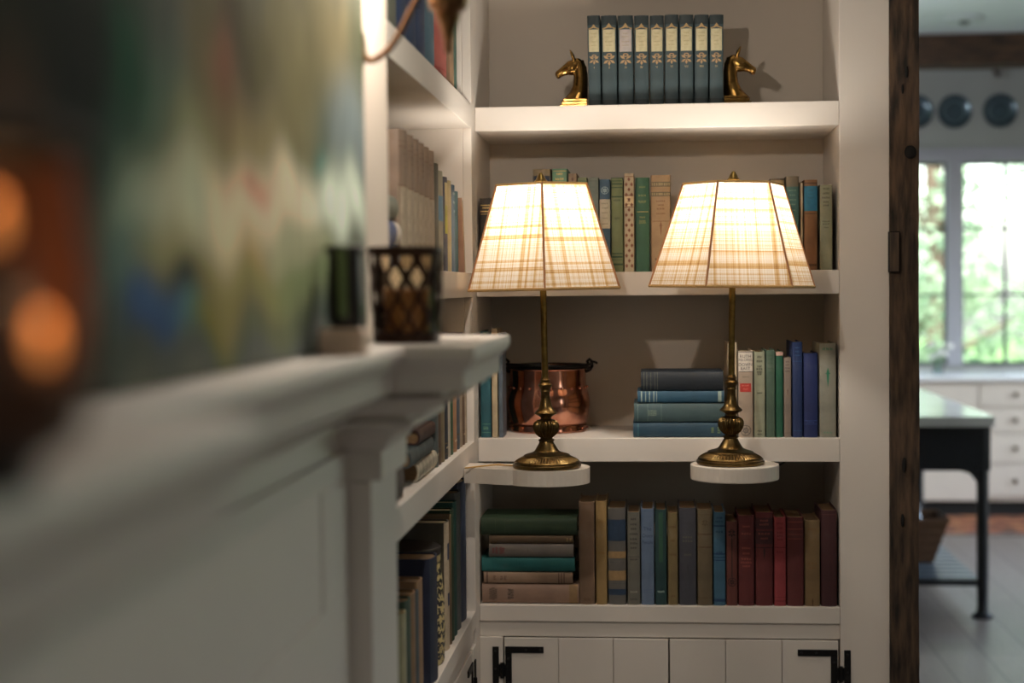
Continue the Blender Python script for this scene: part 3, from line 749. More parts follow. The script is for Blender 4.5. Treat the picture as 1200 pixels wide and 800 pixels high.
# ------------------------------------------------------------------ horse bookends
def horse(label, px, mirror):
    P = aY(px, 122, 3.64)
    r = thing('horse_bookend', label, 'bookend', (P.x, 3.672, ZS[3] + .0004)); sgn = 1 if mirror else -1   # local +x away from books
    k = .000217*3.64/3.62
    mb = MB()
    def sec(cx_, cz, ax, az, a_, b_, n=20):       # ring in the plane spanned by (ax,az) direction and y
        return [(sgn*(cx_ + ax*a_*math.cos(2*math.pi*i/n)), b_*math.sin(2*math.pi*i/n), cz + az*a_*math.cos(2*math.pi*i/n)) for i in range(n)]
    neck = [(.031, .016, 1, 0, .031, .026), (.027, .024, 1, 0, .027, .022), (.0205, .036, 1, .06, .0205, .0165), (.0170, .050, 1, .1, .0170, .0140), (.0158, .066, 1, .1, .0158, .0125), (.0160, .081, 1, .05, .0158, .0115), (.0175, .094, 1, -.1, .0155, .0105), (.0215, .104, 1, -.35, .0125, .0095), (.027, .110, 1, -.6, .008, .0075), (.031, .113, 1, -.7, .003, .004)]
    mb.rings([sec(*n_) for n_ in neck])
    A = Vector((.0235, .1015)); Mz = Vector((.0715, .0765)); dv = (Mz - A).normalized(); nv = Vector((-dv.y, dv.x))
    hd = []
    for t_, o_, a_, b_ in ((0, -.001, .009, .009), (.12, -.001, .0140, .0105), (.28, -.002, .0162, .0110), (.42, -.0015, .0142, .0100), (.56, -.0, .0112, .0082), (.70, .0004, .0090, .0068), (.84, .0, .0082, .0064), (.93, -.001, .0086, .0068), (.99, -.0015, .0070, .0058), (1.03, -.002, .0035, .003)):
        c_ = A + dv*(Mz-A).length*t_ + nv*o_
        hd.append(sec(c_.x, c_.y, nv.x, nv.y, a_*1.1, b_*1.1))
    mb.rings(hd)
    for sy in (-1, 1):
        mb.tube([(sgn*.030, sy*.006, .108), (sgn*.033, sy*.0072, .119), (sgn*.0365, sy*.0066, .127), (sgn*.0395, sy*.0058, .1335)], [.0042, .0044, .003, .0008], 10)
        mb.ball((sgn*.043, sy*.0093, .0945), .0028, 8)
        mb.ball((sgn*.0695, sy*.0055, .0805), .0018, 6)
        mb.tube([(sgn*.030, sy*.0098, .089), (sgn*.0375, sy*.0106, .0835), (sgn*.045, sy*.0098, .084)], .0022, 8)
    for i in range(14):                          # mane tufts down the crest
        z = .106 - i*.0062; x = .004 if i > 3 else .010 - i*.0018 + .0
        mb.ball((sgn*(x + .0008), 0, z), .0042, 7, (1.0, .75, 1.3))
    o = mb.build('horse_head', BRASSH, r, smooth=60)
    rm = o.modifiers.new('fuse', 'REMESH'); rm.mode = 'VOXEL'; rm.voxel_size = .0011; rm.use_smooth_shade = True
    sm = o.modifiers.new('soften', 'SMOOTH'); sm.factor = .5; sm.iterations = 2
    mb = MB()
    for z0, z1, w_ in ((0, .0068, .0615), (.0074, .0138, .0575), (.0144, .0205, .0535)):
        x0, x1 = sorted((0, sgn*w_)); mb.box(x0, x1, -.030 + (.0605-w_)*.6, .030 - (.0605-w_)*.6, z0, z1)
    mb.build('stepped_base', BRASSH, r, bevel=.0012)
    return r
horse('brass horse head bookend facing left at the left end of the volume set', 688.0, False)
horse('brass horse head bookend facing right at the right end of the volume set', 848.6, True)

# ------------------------------------------------------------------ books, top shelf: matched set
rom = ['I', 'II', 'III', 'IV', 'V', 'VI', 'VII', 'VIII', 'IX']
b9 = [688.9, 704.8, 724, 743, 761, 778.4, 795.6, 813, 830.6, 848]
ttop = [685.6, 703.5, 722.5, 742, 761.5, 780, 797.5, 815.5, 833.5, 852]
ordn = ['leftmost', 'second from left', 'third from left', 'fourth from left', 'middle', 'fourth from right', 'third from right', 'second from right', 'rightmost']
for i in range(9):
    c0 = (b9[i] + b9[i+1]) / 2; w_ = b9[i+1] - b9[i]; lean = math.degrees(math.atan((((ttop[i]+ttop[i+1])/2 - c0)) / 103)) * .85
    lean = {0: -1.0, 1: -.7, 2: -.45, 3: -.2}.get(i, 0.2 if i < 7 else .55)
    bk = back_book(b9[i] + (.2), b9[i+1] - .2, 18 - (i > 4), 3, 'dark teal volume of the matched set, %s, numbered %s' % (ordn[i], rom[i]), (62, 84, 90), d=.14, lean=lean*.6, group='matched teal volumes between the horse bookends', wear=.35, gap=.0006)
    bk.label(.155, .40, (196, 186, 150) if i != 2 else (178, 168, 162), .78)
    bk.band([(0, .105), (.93, 1)], (36, 46, 48), 1.0, 'dark_cloth_band')
    bk.ornament(.155, (168, 138, 92), .84, kind='peak'); bk.ornament(.485, (168, 138, 100), .9)
    bk.words([.2, .235, .29, .33], (150, 136, 96), .5, .008, off=.0008, seed=i)
    bk.text(.575, rom[i], .0052, (186, 164, 120), 'volume_number')

# second shelf
G2 = 'books on the second shelf'
def bb(*a, **k): return back_book(*a, **k)
x = bb(562, 578, 232, 2, 'black book with gold bands in the left corner of the second shelf', (46, 40, 36), d=.16)
x.band([(.09, .1), (.17, .185), (.21, .216)], None, .9, metal=True); x.words([.13], None, .6, .03)
x = bb(624.5, 646, 198, 2, 'book with tan top and navy label behind the left lamp shade', (140, 124, 94)); x.label(.065, .5, (30, 44, 66), 1.0); x.words([.1, .16], (180, 170, 140), .5, .02, off=.0008)
x = bb(647, 665.5, 197.5, 2, 'pale green book with gilt title behind the left shade', (106, 152, 126)); x.words([.05, .1, .15], None, .6, .022); x.band([(.02, .025), (.19, .195)], None, .9, metal=True)
x = bb(666, 676.5, 203, 2, 'narrow tan patterned book behind the left lamp shade', (158, 134, 108)); x.ornament(.2, (96, 70, 54), .8, kind='lozenge')
x = bb(677, 688.5, 208, 2, 'green and tan book peeping over the left shade', (124, 138, 104)); x.band([(.03, .05), (.09, .12)], (70, 96, 80))
x = bb(689, 702, 208, 2, 'grey green book right of the left shade', (108, 122, 118)); x.band([(.03, .04), (.85, .86)], (80, 92, 90)); x.words([.1, .15], (84, 98, 94), .5, .02)
x = bb(702.5, 715.5, 210, 2, 'blue book with a grey paper spine label', (50, 92, 124)); x.label(.215, .53, (178, 172, 156), .98, 'paper_label'); x.words([.26, .31, .36, .42, .48], (104, 104, 100), .7, .014, off=.0008); x.ornament(.12, (148, 172, 182), .7, kind='ring')
x = bb(716, 730.5, 208, 2, 'olive green book with dark green bands beside the cream patterned book', (110, 124, 80)); x.band([(0, .012), (.03, .04), (.06, .075), (.1, .11), (.195, .21), (.8, .812), (.83, .85), (.87, .875), (.91, .93)], (30, 60, 40)); x.words([.24, .43], (40, 60, 42), .6, .022)
x = bb(731, 743.5, 203, 2, 'narrow cream book with an all-over lozenge pattern', (206, 190, 158)); x.ornament(.2, (112, 66, 50), .8, kind='lozenge'); x.band([(.22, .227), (.34, .347), (.03, .036)], (112, 66, 50)); x.label(.235, .33, (214, 196, 160)); x.words([.255, .285, .31], (110, 70, 52), .5, .012, off=.0009)
x = bb(744.5, 761.5, 208, 2, 'deep green book with faded gilt title between cream and tan books', (34, 98, 74)); x.words([.1, .19, .25, .26, .42, .46, .48], (134, 132, 84), .62, .02); x.band([(.36, .366)], None, .8, metal=True)
x = bb(762.5, 786.5, 205, 2, 'wide tan book with dark banding at its head', (184, 152, 112)); x.band([(.07, .12), (.175, .22)], (98, 92, 76), .98); x.band([(.08, .11), (.185, .21)], (150, 138, 108), .9); x.words([.27, .31, .35, .4], (112, 76, 52), .5, .016); x.band([(.475, .48)], (120, 84, 58), .85); x.ornament(.53, (120, 84, 58), .3, kind='drop'); x.words([.87], (92, 62, 44), .6, .024)
x = bb(791.5, 800.5, 216, 2, 'dark green book leaning beside the wide tan book', (22, 56, 44), lean=4.2); x.root.location.z += .0005
x = bb(903, 920, 209, 2, 'dark book with tan spine head behind the right shade', (84, 74, 60), d=.17); x.band([(.02, .06)], (150, 128, 90))
x = bb(921, 937, 206.5, 2, 'brown topped book with teal label right of the right shade', (122, 110, 90)); x.label(.11, .6, (58, 96, 96), .98); x.words([.15, .2, .25, .3, .36], (116, 140, 128), .6, .014, off=.0008)
x = bb(938, 941.2, 214, 2, 'very thin cream booklet between two taller books', (196, 176, 140))
x = bb(942, 958.5, 210.5, 2, 'brown book with bright blue label', (146, 98, 54)); x.label(.07, .345, (34, 102, 134), .98); x.words([.12, .16, .2], (24, 70, 96), .5, .012, off=.0008); x.band([(.03, .045)], (70, 44, 26)); x.band([(.37, .38), (.93, .96)], (80, 52, 30))
x = bb(960.5, 976, 216.5, 2, 'sage grey book with dark title at the right end of its shelf', (146, 148, 118)); x.words([.045, .1, .15, .2, .24], (62, 66, 52), .72, .024); x.words([.43, .46, .5], (70, 74, 58), .6, .016)

# third shelf
x = bb(562.5, 575.5, 388, 1, 'teal book standing left of the copper pot', (16, 96, 110), d=.17); x.words([.02, .91], (110, 150, 120), .6, .03); x.band([(.87, .875), (.95, .955)], (90, 140, 120))
x = bb(576, 583.2, 385, 1, 'pale cream book next to the teal book', (206, 184, 144), d=.12)
x = bb(584, 589.2, 390, 1, 'blue grey book nearest the copper pot', (92, 106, 122), d=.09)
z = ZS[1] + .0004
G3 = None
x, z = flat_book(742, 850, 495, 512.4, z, 'blue teal book lying at the bottom of the navy stack', (24, 76, 102), d=.15); x.words([.86, .93], (130, 150, 96), .6, .03)
x.band([(.05, .06)], (60, 110, 120))
x, z = flat_book(743, 849.5, 472, 495, z, 'grey teal book third down in the navy stack', (66, 98, 104), d=.15, wear=.5); x.band([(.04, .045), (.15, .153), (.3, .303)], (120, 144, 140), .9); x.words([.2], (120, 140, 130), .5, .1)
x, z = flat_book(747, 848.5, 458, 472, z, 'bright blue book with gilt bands, second in the navy stack', (24, 90, 124), d=.14); x.band([(.04, .055), (.09, .1), (.135, .145), (.185, .195), (.22, .226), (.93, .97)], (150, 168, 160), .96)
x, z = flat_book(751, 847.5, 435, 458, z, 'dark navy book on top of the blue stack', (26, 40, 54), d=.13); x.band([(.035, .04), (.07, .075), (.12, .124), (.17, .174), (.2, .204)], (110, 112, 96), .96)
x = bb(852.5, 864, 402, 1, 'cream book partly hidden by the right lamp pole', (208, 186, 146), d=.16, bulge=.0005)
x = bb(864.5, 883, 411, 1, 'cream jacketed book with a red label lettered DOWN EAST', (204, 182, 160), wear=.1)
x.label(.01, .245, (216, 208, 196), .94, 'title_panel'); x.band([(.012, .018), (.238, .245)], (70, 62, 58), .9)
x.text(.065, 'RUTH', .0072, (92, 84, 84)); x.text(.105, 'FIELDING', .0056, (92, 84, 84)); x.text(.16, 'DOWN', .0072, (92, 84, 84)); x.text(.205, 'EAST', .0072, (92, 84, 84)); x.words([.3], (96, 92, 84), .7, .012)
x.label(.375, .475, (186, 62, 56), .72, 'red_label'); x.words([.4, .44], (216, 120, 104), .5, .018, off=.0008); x.ornament(.92, (110, 104, 98), .72, kind='ring')
x = bb(883.5, 897, 412, 1, 'pale sage book with black blocky title', (178, 184, 154), wear=.1); x.words([.06, .11, .17, .2, .235, .26], (34, 34, 30), .6, .026); x.words([.48, .925, .965], (34, 34, 30), .5, .016)
x = bb(897.5, 908.5, 410, 1, 'faded grey green book beside the pale sage book', (88, 118, 98), wear=.5); x.words([.06, .1, .15, .21, .26], (60, 88, 70), .7, .018)
x = bb(909, 918, 412, 1, 'emerald green book with a worn pink head', (18, 104, 76)); x.label(0, .045, (196, 160, 148), .98, 'worn_head')
x = bb(918.5, 927.5, 419, 1, 'short mauve grey book before the tall navy book', (158, 140, 126), Yf=3.611, d=.10); x.words([.05, .09, .13, .17], (70, 58, 56), .7, .018); x.ornament(.42, (104, 84, 74), .5, kind='drop'); x.band([(.94, .947)], (110, 96, 84))
x = bb(928.3, 940.8, 400.5, 1, 'tall navy book, highest on the third shelf', (16, 52, 112), d=.16); x.words([.06, .1, .14], (60, 96, 140), .6, .016); x.band([(.2, .205), (.93, .935)], (40, 84, 130))
x = bb(941.5, 959, 413.5, 1, 'royal blue book between tall navy and tall grey books', (18, 44, 112), d=.15); x.band([(.8, .805), (.84, .845)], (60, 84, 150)); x.words([.82], (70, 90, 150), .6, .014)
x = bb(960, 980.5, 402, 1, 'tall grey book with a green drop ornament', (158, 158, 142), d=.16); x.words([.06], (70, 122, 96), .7, .03); x.words([.12, .16], (130, 124, 112), .6, .008); x.ornament(.33, (40, 116, 88), .5, kind='drop'); x.words([.95], (100, 140, 116), .6, .02)

# bottom shelf
z = ZS[0] + .0004
x, z = flat_book(565, 678.5, 685, 708.6, z, 'pink brown book at the bottom of the left corner stack', (172, 134, 110), d=.15); x.words([.09, .115, .14, .28, .31], (84, 70, 58), .7, .03); x.label(.9, .985, (140, 112, 78), .95, 'worn_corner')
x, z = flat_book(567, 671, 671.5, 685, z, 'tan book with dark bands, second from the stack bottom', (178, 142, 112), d=.14); x.band([(.03, .045), (.84, .85), (.87, .88), (.9, .91)], (88, 62, 48), .96); x.words([.12, .2, .24], (96, 66, 52), .6, .03)
x, z = flat_book(564.5, 673.5, 654.5, 671.5, z, 'bright teal book in the middle of the corner stack', (8, 122, 122), d=.14)
x, z = flat_book(573, 672, 638, 654.5, z, 'warm grey book with red title lying above the teal book', (146, 136, 128), d=.135); x.words([.05, .09, .14, .17], (136, 56, 52), .6, .03); x.words([.46], (104, 96, 88), .5, .02)
x, z = flat_book(573.5, 671.5, 629, 638, z, 'thin brown book under the dark green one', (118, 92, 62), d=.13); x.words([.93, .97], (190, 156, 104), .6, .02)
x, z = flat_book(563.5, 676, 608, 629, z, 'dark green book on top of the corner stack', (52, 78, 52), d=.15); x.band([(.15, .153), (.25, .253)], (74, 92, 60))
S4 = [
 (678, 697.5, 588, 'tall brown book beside the horizontal stack', (152, 118, 88), [('b', [(.02, .022), (.94, .943)], (96, 70, 50)), ('w', [.955], (90, 66, 48))]),
 (698, 711.5, 587, 'tall mustard yellow book', (194, 154, 84), [('w', [.2, .5], (150, 116, 62))]),
 (712, 734, 595, 'grey book patched with navy and mustard squares', (120, 116, 110), [('b', [(.12, .34), (.84, .9)], (34, 54, 78)), ('b', [(.45, .52), (.65, .75)], (150, 122, 84)), ('b', [(.36, .365), (.56, .565), (.78, .785)], (84, 84, 84))]),
 (735, 750.5, 600, 'stone grey book with a stacked dark title', (132, 128, 116), [('w', [.075, .13, .18, .235, .29, .335, .385], (36, 36, 36)), ('b', [(.48, .484)], (40, 40, 40)), ('w', [.51], (44, 44, 44)), ('w', [.86], (170, 166, 150)), ('w', [.94], (60, 60, 58))]),
 (751, 767, 596, 'light blue book with script-style title', (120, 148, 186), [('t', .21, 'The', .0085, (52, 70, 104)), ('t', .28, 'Chosen', .0085, (52, 70, 104)), ('t', .35, 'People', .0085, (52, 70, 104)), ('b', [(.02, .024), (.08, .083), (.84, .843), (.87, .873)], (80, 104, 140))]),
 (767.5, 781.5, 597, 'dark teal book with a pale shelf mark near its foot', (34, 82, 84), [('b', [(.03, .55)], (46, 84, 66), .35), ('w', [.86], (186, 208, 196))]),
 (782.5, 794.5, 601, 'slim gold olive book', (158, 134, 80), [('w', [.15, .3, .45, .9], (98, 76, 42))]),
 (795.5, 816.5, 595, 'wide charcoal blue book', (84, 86, 98), [('w', [.3, .34, .48], (96, 96, 84)), ('o', .62, (60, 60, 66), .3, 'drop')]),
 (817, 835.5, 597, 'khaki brown book with two ruled bands', (136, 118, 84), [('b', [(.25, .265), (.385, .4), (.05, .055), (.92, .925)], (92, 72, 48)), ('o', .14, (86, 72, 48), .5, 'star')]),
 (836, 850.5, 600, 'sky blue book with dark blue bands', (66, 130, 166), [('w', [.06, .1, .21], (20, 58, 92)), ('b', [(.14, .155), (.44, .455), (.48, .49), (.51, .52), (.93, .96)], (20, 60, 96)), ('w', [.43], (20, 58, 92))]),
 (851, 864.5, 611, 'short rust brown book stamped with black ornaments', (136, 66, 54), [('o', .14, (38, 22, 20), .8, 'star'), ('o', .72, (38, 22, 20), .8, 'ring'), ('b', [(.2, .66)], (44, 26, 24), .08)]),
 (865, 884.5, 604, 'maroon book with faint rules right of the rust book', (128, 42, 44), [('b', [(.08, .085), (.26, .264), (.3, .304), (.96, .965)], (84, 30, 34)), ('w', [.12, .2, .36, .42, .48, .52, .56], (160, 84, 70))]),
 (885, 906.5, 600, 'dark red book with a black title panel', (124, 36, 38), [('b', [(.06, .18), (.2, .34)], (62, 26, 30)), ('w', [.09, .13, .23, .28], (140, 70, 60)), ('b', [(.375, .383)], (40, 18, 20)), ('o', .42, (40, 18, 20), .3, 'drop')]),
 (907, 921.5, 606, 'bright crimson book, the reddest on the shelf', (186, 52, 62), [('w', [.07, .12, .17, .21, .25], (110, 24, 32)), ('b', [(.335, .345), (.9, .905), (.94, .95)], (110, 26, 34)), ('w', [.39], (110, 24, 32))]),
 (922, 942.5, 606, 'dull maroon book left of the gold brown book', (120, 40, 40), [('b', [(.05, .055), (.13, .135), (.19, .194), (.24, .244)], (160, 78, 66), .9)]),
 (943, 961.5, 610, 'gold brown book among the red ones', (158, 124, 74), [('w', [.1, .5, .55], (124, 92, 52)), ('o', .95, (90, 64, 40), .3, 'drop')]),
 (962, 981.5, 598, 'very dark plum book against the right end', (84, 32, 38), [('b', [(.04, .044)], (104, 56, 58))]),
]
for q in S4:
    x = bb(q[0], q[1], q[2], 0, q[3] + (' on the bottom shelf' if len(q[3].split()) < 8 else ''), q[4], cap_dark=True, wear=.22)
    for o_ in q[5]:
        if o_[0] == 'b': x.band(o_[1], o_[2], o_[3] if len(o_) > 3 else .96)
        elif o_[0] == 'w': x.words(o_[1], o_[2], .7, .022)
        elif o_[0] == 't': x.text(o_[1], o_[2], o_[3], o_[4], maxw=.8)
        elif o_[0] == 'o': x.ornament(o_[1], o_[2], o_[3], kind=o_[4])
# ------------------------------------------------------------------ left bookcase: books
def ypx(px, Z=1.5):           # distance along the left shelves of a photo column
    return aX(px, 336, XL).y
# top row
y = ypx(456)
for (a, c, h, lab, col) in ((456, 463, .24, 'dark plum book, nearest on the top left shelf', (60, 44, 56)), (463, 469.5, .25, 'grey book on the top left shelf left of the green grey one', (120, 122, 116)),
                            (469.5, 480.5, .26, 'green grey book on the top left shelf before the navy books', (104, 108, 92))):
    left_book(ypx(a), ypx(c), h, 3, lab, col, d=.18)
nv = [(480.5, 492), (492, 502), (502, 512.5)]
for i, (a, c) in enumerate(nv):
    x = left_book(ypx(a), ypx(c), .25, 3, ['navy book behind the wall sconce arm, nearest of three alike', 'middle one of three alike navy books above the side shelf', 'navy book next to the slate blue book, farthest of three alike'][i], (30, 58, 104), d=.18, group='three navy books on the top left shelf')
    x.band([(.62, .628), (.9, .905)], (14, 28, 54), .98)
x = left_book(ypx(512.8), ypx(523), .24, 3, 'slate blue book on the top left shelf', (70, 112, 134), d=.17)
x = left_book(ypx(523.4), ypx(538.5), .26, 3, 'coral red book on the top left shelf', (186, 84, 72), d=.17); x.band([(.05, .06), (.9, .91)], (140, 50, 44))
x = left_book(ypx(538.8), ypx(542.5), .25, 3, 'tan book right of the coral red book', (176, 140, 102), d=.17)
x = left_book(ypx(542.8), ypx(545.2), .26, 3, 'thin sea green book at the corner end of the top left shelf', (84, 122, 108), d=.17)
# second row
ys = [ypx(v) for v in (480.5, 489, 495.5, 501.5, 507.5, 513, 518.5)]
names = ['nearest', 'second nearest', 'third nearest', 'third farthest', 'second farthest', 'farthest']
for i in range(6):
    x = left_book(ys[i], ys[i+1], .2285 - .0012*i, 2, 'tall tan set volume on the left shelf, %s of six' % names[i], (158, 128, 102), group='tall tan set on the second left shelf', d=.2, gap=.002, bulge=.013, Xf=XL-.01)
    x.band([(.41, 1)], (160, 144, 122), .985, 'lower_cloth'); x.band([(.40, .408), (.12, .126), (.08, .084)], (110, 74, 52), .95); x.words([.17, .22, .27], (112, 78, 54), .6, .012)
zz = ZS[2] + .0004
y0_ = 2.44
x, zz = left_flat(y0_, 2.595, zz, .034, 'blue and cream book lying lowest in the small near stack', (150, 166, 198), d=.12, bulge=.012); x.band([(.2, .62)], (62, 86, 136), .98)
x, zz = left_flat(y0_, 2.60, zz, .043, 'blue book lying in the middle of the small near stack', (72, 98, 158), d=.12, bulge=.014); x.band([(0, .3)], (212, 200, 186), .98)
x, zz = left_flat(y0_-.01, 2.575, zz, .040, 'grey green book lying on top of the small near stack', (142, 146, 128), d=.11, bulge=.013)
def LB(a, c, h, row, lab, col, **k): return left_book(ypx(a), ypx(c), h, row, lab, col, **k)
x = LB(519.2, 524, .205, 2, 'thin dark green book after the tan set', (36, 50, 34), d=.16)
x = LB(524.2, 529, .195, 2, 'thin pale sage book after the dark green one', (176, 172, 146), d=.16); x.label(.25, .5, (98, 140, 170), .95, 'blue_tab')
x = LB(529.3, 534, .188, 2, 'navy book with a yellow and white spine pattern', (34, 52, 92), d=.15); x.band([(.06, .4)], (196, 186, 142), .6); x.band([(.3, .6)], (182, 182, 74), .6)
x = LB(534.2, 538, .185, 2, 'cream book between navy and blue ones on the second left shelf', (206, 190, 140), d=.15)
x = LB(538.2, 542, .180, 2, 'steel blue book on the second left shelf', (72, 108, 142), d=.15); x.words([.1, .2, .3], (170, 190, 200), .6, .03)
x = LB(542.2, 545.5, .170, 2, 'teal blue thin book before the leaning ones', (60, 104, 120), d=.15)
x = left_book(3.480, 3.489, .165, 2, 'pink brown thin book leaning near the corner', (186, 142, 116), d=.14, lean=-15)
x = left_book(3.495, 3.503, .160, 2, 'thin cream book leaning last before the corner', (198, 184, 152), d=.14, lean=-15)
# third row
x, zz = left_flat(2.34, 2.565, ZS[1] + .0004, .062, 'thick dark brown book lying flat at the mantel end of the third left shelf', (84, 66, 54), d=.16, Xf=XL-.006)
x = left_book(2.568, 2.600, .20, 1, 'narrow tan book standing between the flat brown book and the side stack', (172, 146, 118), d=.14)
zz = ZS[1] + .0004
x, zz = left_flat(2.765, 3.012, zz, .034, 'cream book with raised spine bands at the bottom of the side stack', (196, 184, 158), d=.15, bulge=.008, page=PAGED)
x.band([(.15, .165), (.3, .315), (.5, .515), (.68, .695), (.85, .865)], (224, 214, 190), .96, 'raised_band')
x, zz = left_flat(2.68, 2.965, zz, .030, 'slate green book in the middle of the side stack', (72, 90, 92), d=.14, bulge=.008, page=PAGED); x.band([(.4, .41), (.7, .71)], (110, 120, 112))
x, zz = left_flat(2.78, 2.99, zz, .027, 'maroon brown book on top of the side stack', (74, 42, 34), d=.14, bulge=.008, page=PAGED)
cols3 = [(517.8, 520.4, (92, 104, 104), 'grey teal'), (520.5, 523.8, (104, 74, 48), 'chestnut brown'), (524, 528, (140, 124, 88), 'olive tan'), (528.2, 531.5, (26, 44, 66), 'dark navy'), (531.7, 534, (206, 198, 180), 'white'),
         (534.2, 537.5, (54, 104, 72), 'leaf green'), (537.8, 542, (188, 138, 94), 'orange tan'), (542.2, 545, (84, 102, 120), 'blue grey'), (545.2, 548, (176, 158, 132), 'beige'), (548.2, 550.6, (120, 96, 74), 'mid brown'), (550.8, 553, (188, 176, 154), 'pale ivory')]
for i, (a, c, col, nm) in enumerate(cols3):
    x = LB(a, c, .236, 1, 'slim upright %s book in the side case below mantel height' % nm, col, d=.15, group='slim uprights on the third left shelf')
    if i % 3 == 0: x.words([.9], (200, 190, 160), .6, .02)
    if i % 2: x.band([(.86, .87), (.95, .955)], (90, 80, 60))
x, zz = left_flat(ypx(521), ypx(548.5), ZS[1] + .2370, .0085, 'thin dark maroon book lying across the slim uprights', (58, 30, 30), d=.13, bulge=.002)
# bottom row: nearest group, navy album, tin, large books
nb = [(462, 466, (118, 78, 48), 'russet'), (466, 471, (140, 96, 66), 'copper tan'), (471, 477, (150, 140, 74), 'yellow green'), (477, 482, (196, 184, 134), 'pale yellow'), (482, 487.5, (56, 84, 62), 'dark green'), (487.5, 492.5, (156, 112, 62), 'golden brown'), (492.5, 496, (72, 84, 92), 'slate'), (496, 501, (176, 132, 86), 'amber tan')]
for i, (a, c, col, nm) in enumerate(nb):
    x = LB(a, c, .186 + .006*((i*5) % 3) + (.008 if i > 4 else 0), 0, '%s book in the nearest group on the lowest left shelf' % nm, col, d=.15, cap_dark=True, group='nearest books on the lowest left shelf')
    if i % 2 == 0: x.words([.12, .17, .6], (60, 46, 30), .6, .016)
x = left_book(2.862, 2.945, .228, 0, 'thick navy album standing in front of the patterned tin', (26, 38, 70), d=.20, Xf=XL-.002, cap_dark=True, wear=.1)
tn = thing('round_tin', 'round tin with a dark lid and cream and black patterned side', 'tin', (-.490, 3.036, ZS[0] + .0004))
tm = bpy.data.materials.new('patterned_tin'); t, N, L = nt(tm); b = N['Principled BSDF']; b.inputs['Roughness'].default_value = .4
tc = N.new('ShaderNodeTexCoord'); mp = N.new('ShaderNodeMapping'); mp.inputs['Scale'].default_value = (1, 1, 1.0); L.new(tc.outputs['Object'], mp.inputs[0])
vo = N.new('ShaderNodeTexVoronoi'); vo.inputs['Scale'].default_value = 55; L.new(mp.outputs[0], vo.inputs[0])
wv = N.new('ShaderNodeTexWave'); wv.inputs['Scale'].default_value = 16; wv.inputs['Distortion'].default_value = 7; wv.inputs['Detail Scale'].default_value = 6; wv.bands_direction = 'Z'; L.new(mp.outputs[0], wv.inputs[0])
m_ = N.new('ShaderNodeMath'); m_.operation = 'MULTIPLY'; L.new(wv.outputs[1], m_.inputs[0]); m_.inputs[1].default_value = 1
r_ = N.new('ShaderNodeValToRGB'); r_.color_ramp.interpolation = 'CONSTANT'; r_.color_ramp.elements[0].color = lin((20, 20, 26)); r_.color_ramp.elements[1].position = .5; r_.color_ramp.elements[1].color = lin((206, 188, 130)); L.new(m_.outputs[0], r_.inputs[0]); L.new(r_.outputs[0], b.inputs['Base Color'])
MB().lathe([(.0835, 0), (.086, .004), (.088, .05), (.087, .12), (.083, .165), (.0785, .196)], 56).build('body', tm, tn, smooth=40)
MB().lathe([(.0798, .196), (.0805, .198), (.0805, .208), (.0785, .2095)], 56).build('rim_band', mat('cream_rim', (196, 178, 128), .5), tn, smooth=40)
MB().lathe([(.0808, .2096), (.0812, .2105), (.0812, .222), (.079, .2245), (.02, .2275)], 56).build('lid', mat('dark_lid', (34, 28, 24), .5), tn, smooth=40)
bigs = [(3.127, 3.185, .255, (96, 88, 72), 'big drab book with two blue spine squares behind the tin'), (3.187, 3.21, .262, (132, 104, 66), 'light brown tall book behind the drab one'), (3.212, 3.26, .268, (38, 74, 44), 'dark green tall book on the lowest left shelf'),
        (3.262, 3.31, .277, (22, 92, 84), 'sea green tall book on the lowest left shelf'), (3.312, 3.385, .29, (100, 106, 108), 'grey tall book with pale spine edge'), (3.387, 3.50, .302, (58, 78, 112), 'wide blue grey book, tallest at the corner end of the lowest left shelf')]
for i, (a, c, h, col, lab) in enumerate(bigs):
    x = left_book(a, c, h, 0, lab, col, d=.21, cap_dark=False)
    if i == 0:
        x.label(0, 1, (188, 172, 148), .96, 'pale_spine'); x.band([(.17, .30), (.56, .66)], (28, 48, 84), .45, 'blue_square')

# ------------------------------------------------------------------ things on the mantel
ZM = 1.4327
ch = thing('candle_holder', 'dark openwork lattice candle holder at the far end of the mantel', 'candle holder', (aY(477, 390, 2.0).x, 2.0, ZM))
DKB = mat('dark_bronze', (58, 38, 28), .45, .7, scale=60, var=.3)
r0, r1, Hh = .0405, .0455, .120
MB().lathe([(r0-.004, 0), (r0+.001, 0), (r0+.0015, .004), (r0+.0005, .013), (r0-.003, .014)], 40).build('base', DKB, ch, smooth=40)
MB().lathe([(r1-.003, Hh-.010), (r1+.0018, Hh-.010), (r1+.003, Hh-.004), (r1+.0025, Hh), (r1-.002, Hh), (r1-.003, Hh-.010)], 40, cap=False).build('rim', DKB, ch, smooth=40)
mb = MB(); n = 10
for s in (-1, 1):
    for i in range(n):
        pts = []
        for k in range(13):
            u = k/12; a = 2*math.pi*i/n + s*u*1.35 + .2; rr = r0 + (r1-r0)*u; pts.append((rr*math.cos(a), rr*math.sin(a), .010 + (Hh-.018)*u))
        mb.tube(pts, .0024, 6)
mb.build('lattice', DKB, ch, smooth=60)
MB().lathe([(r0-.006, .002), (r0-.004, .003), (r1-.005, Hh-.006), (r1-.0065, Hh-.006), (r0-.0065, .006), (.001, .006)], 36, cap=False).build('glass_liner', glassy('clear_liner_glass', (252, 246, 236), .2), ch, smooth=50)
MB().lathe([(.034, .0065), (.035, .066), (.032, .068), (.004, .067)], 30).build('candle', mat('honey_wax', (170, 124, 78), .5), ch, smooth=40)

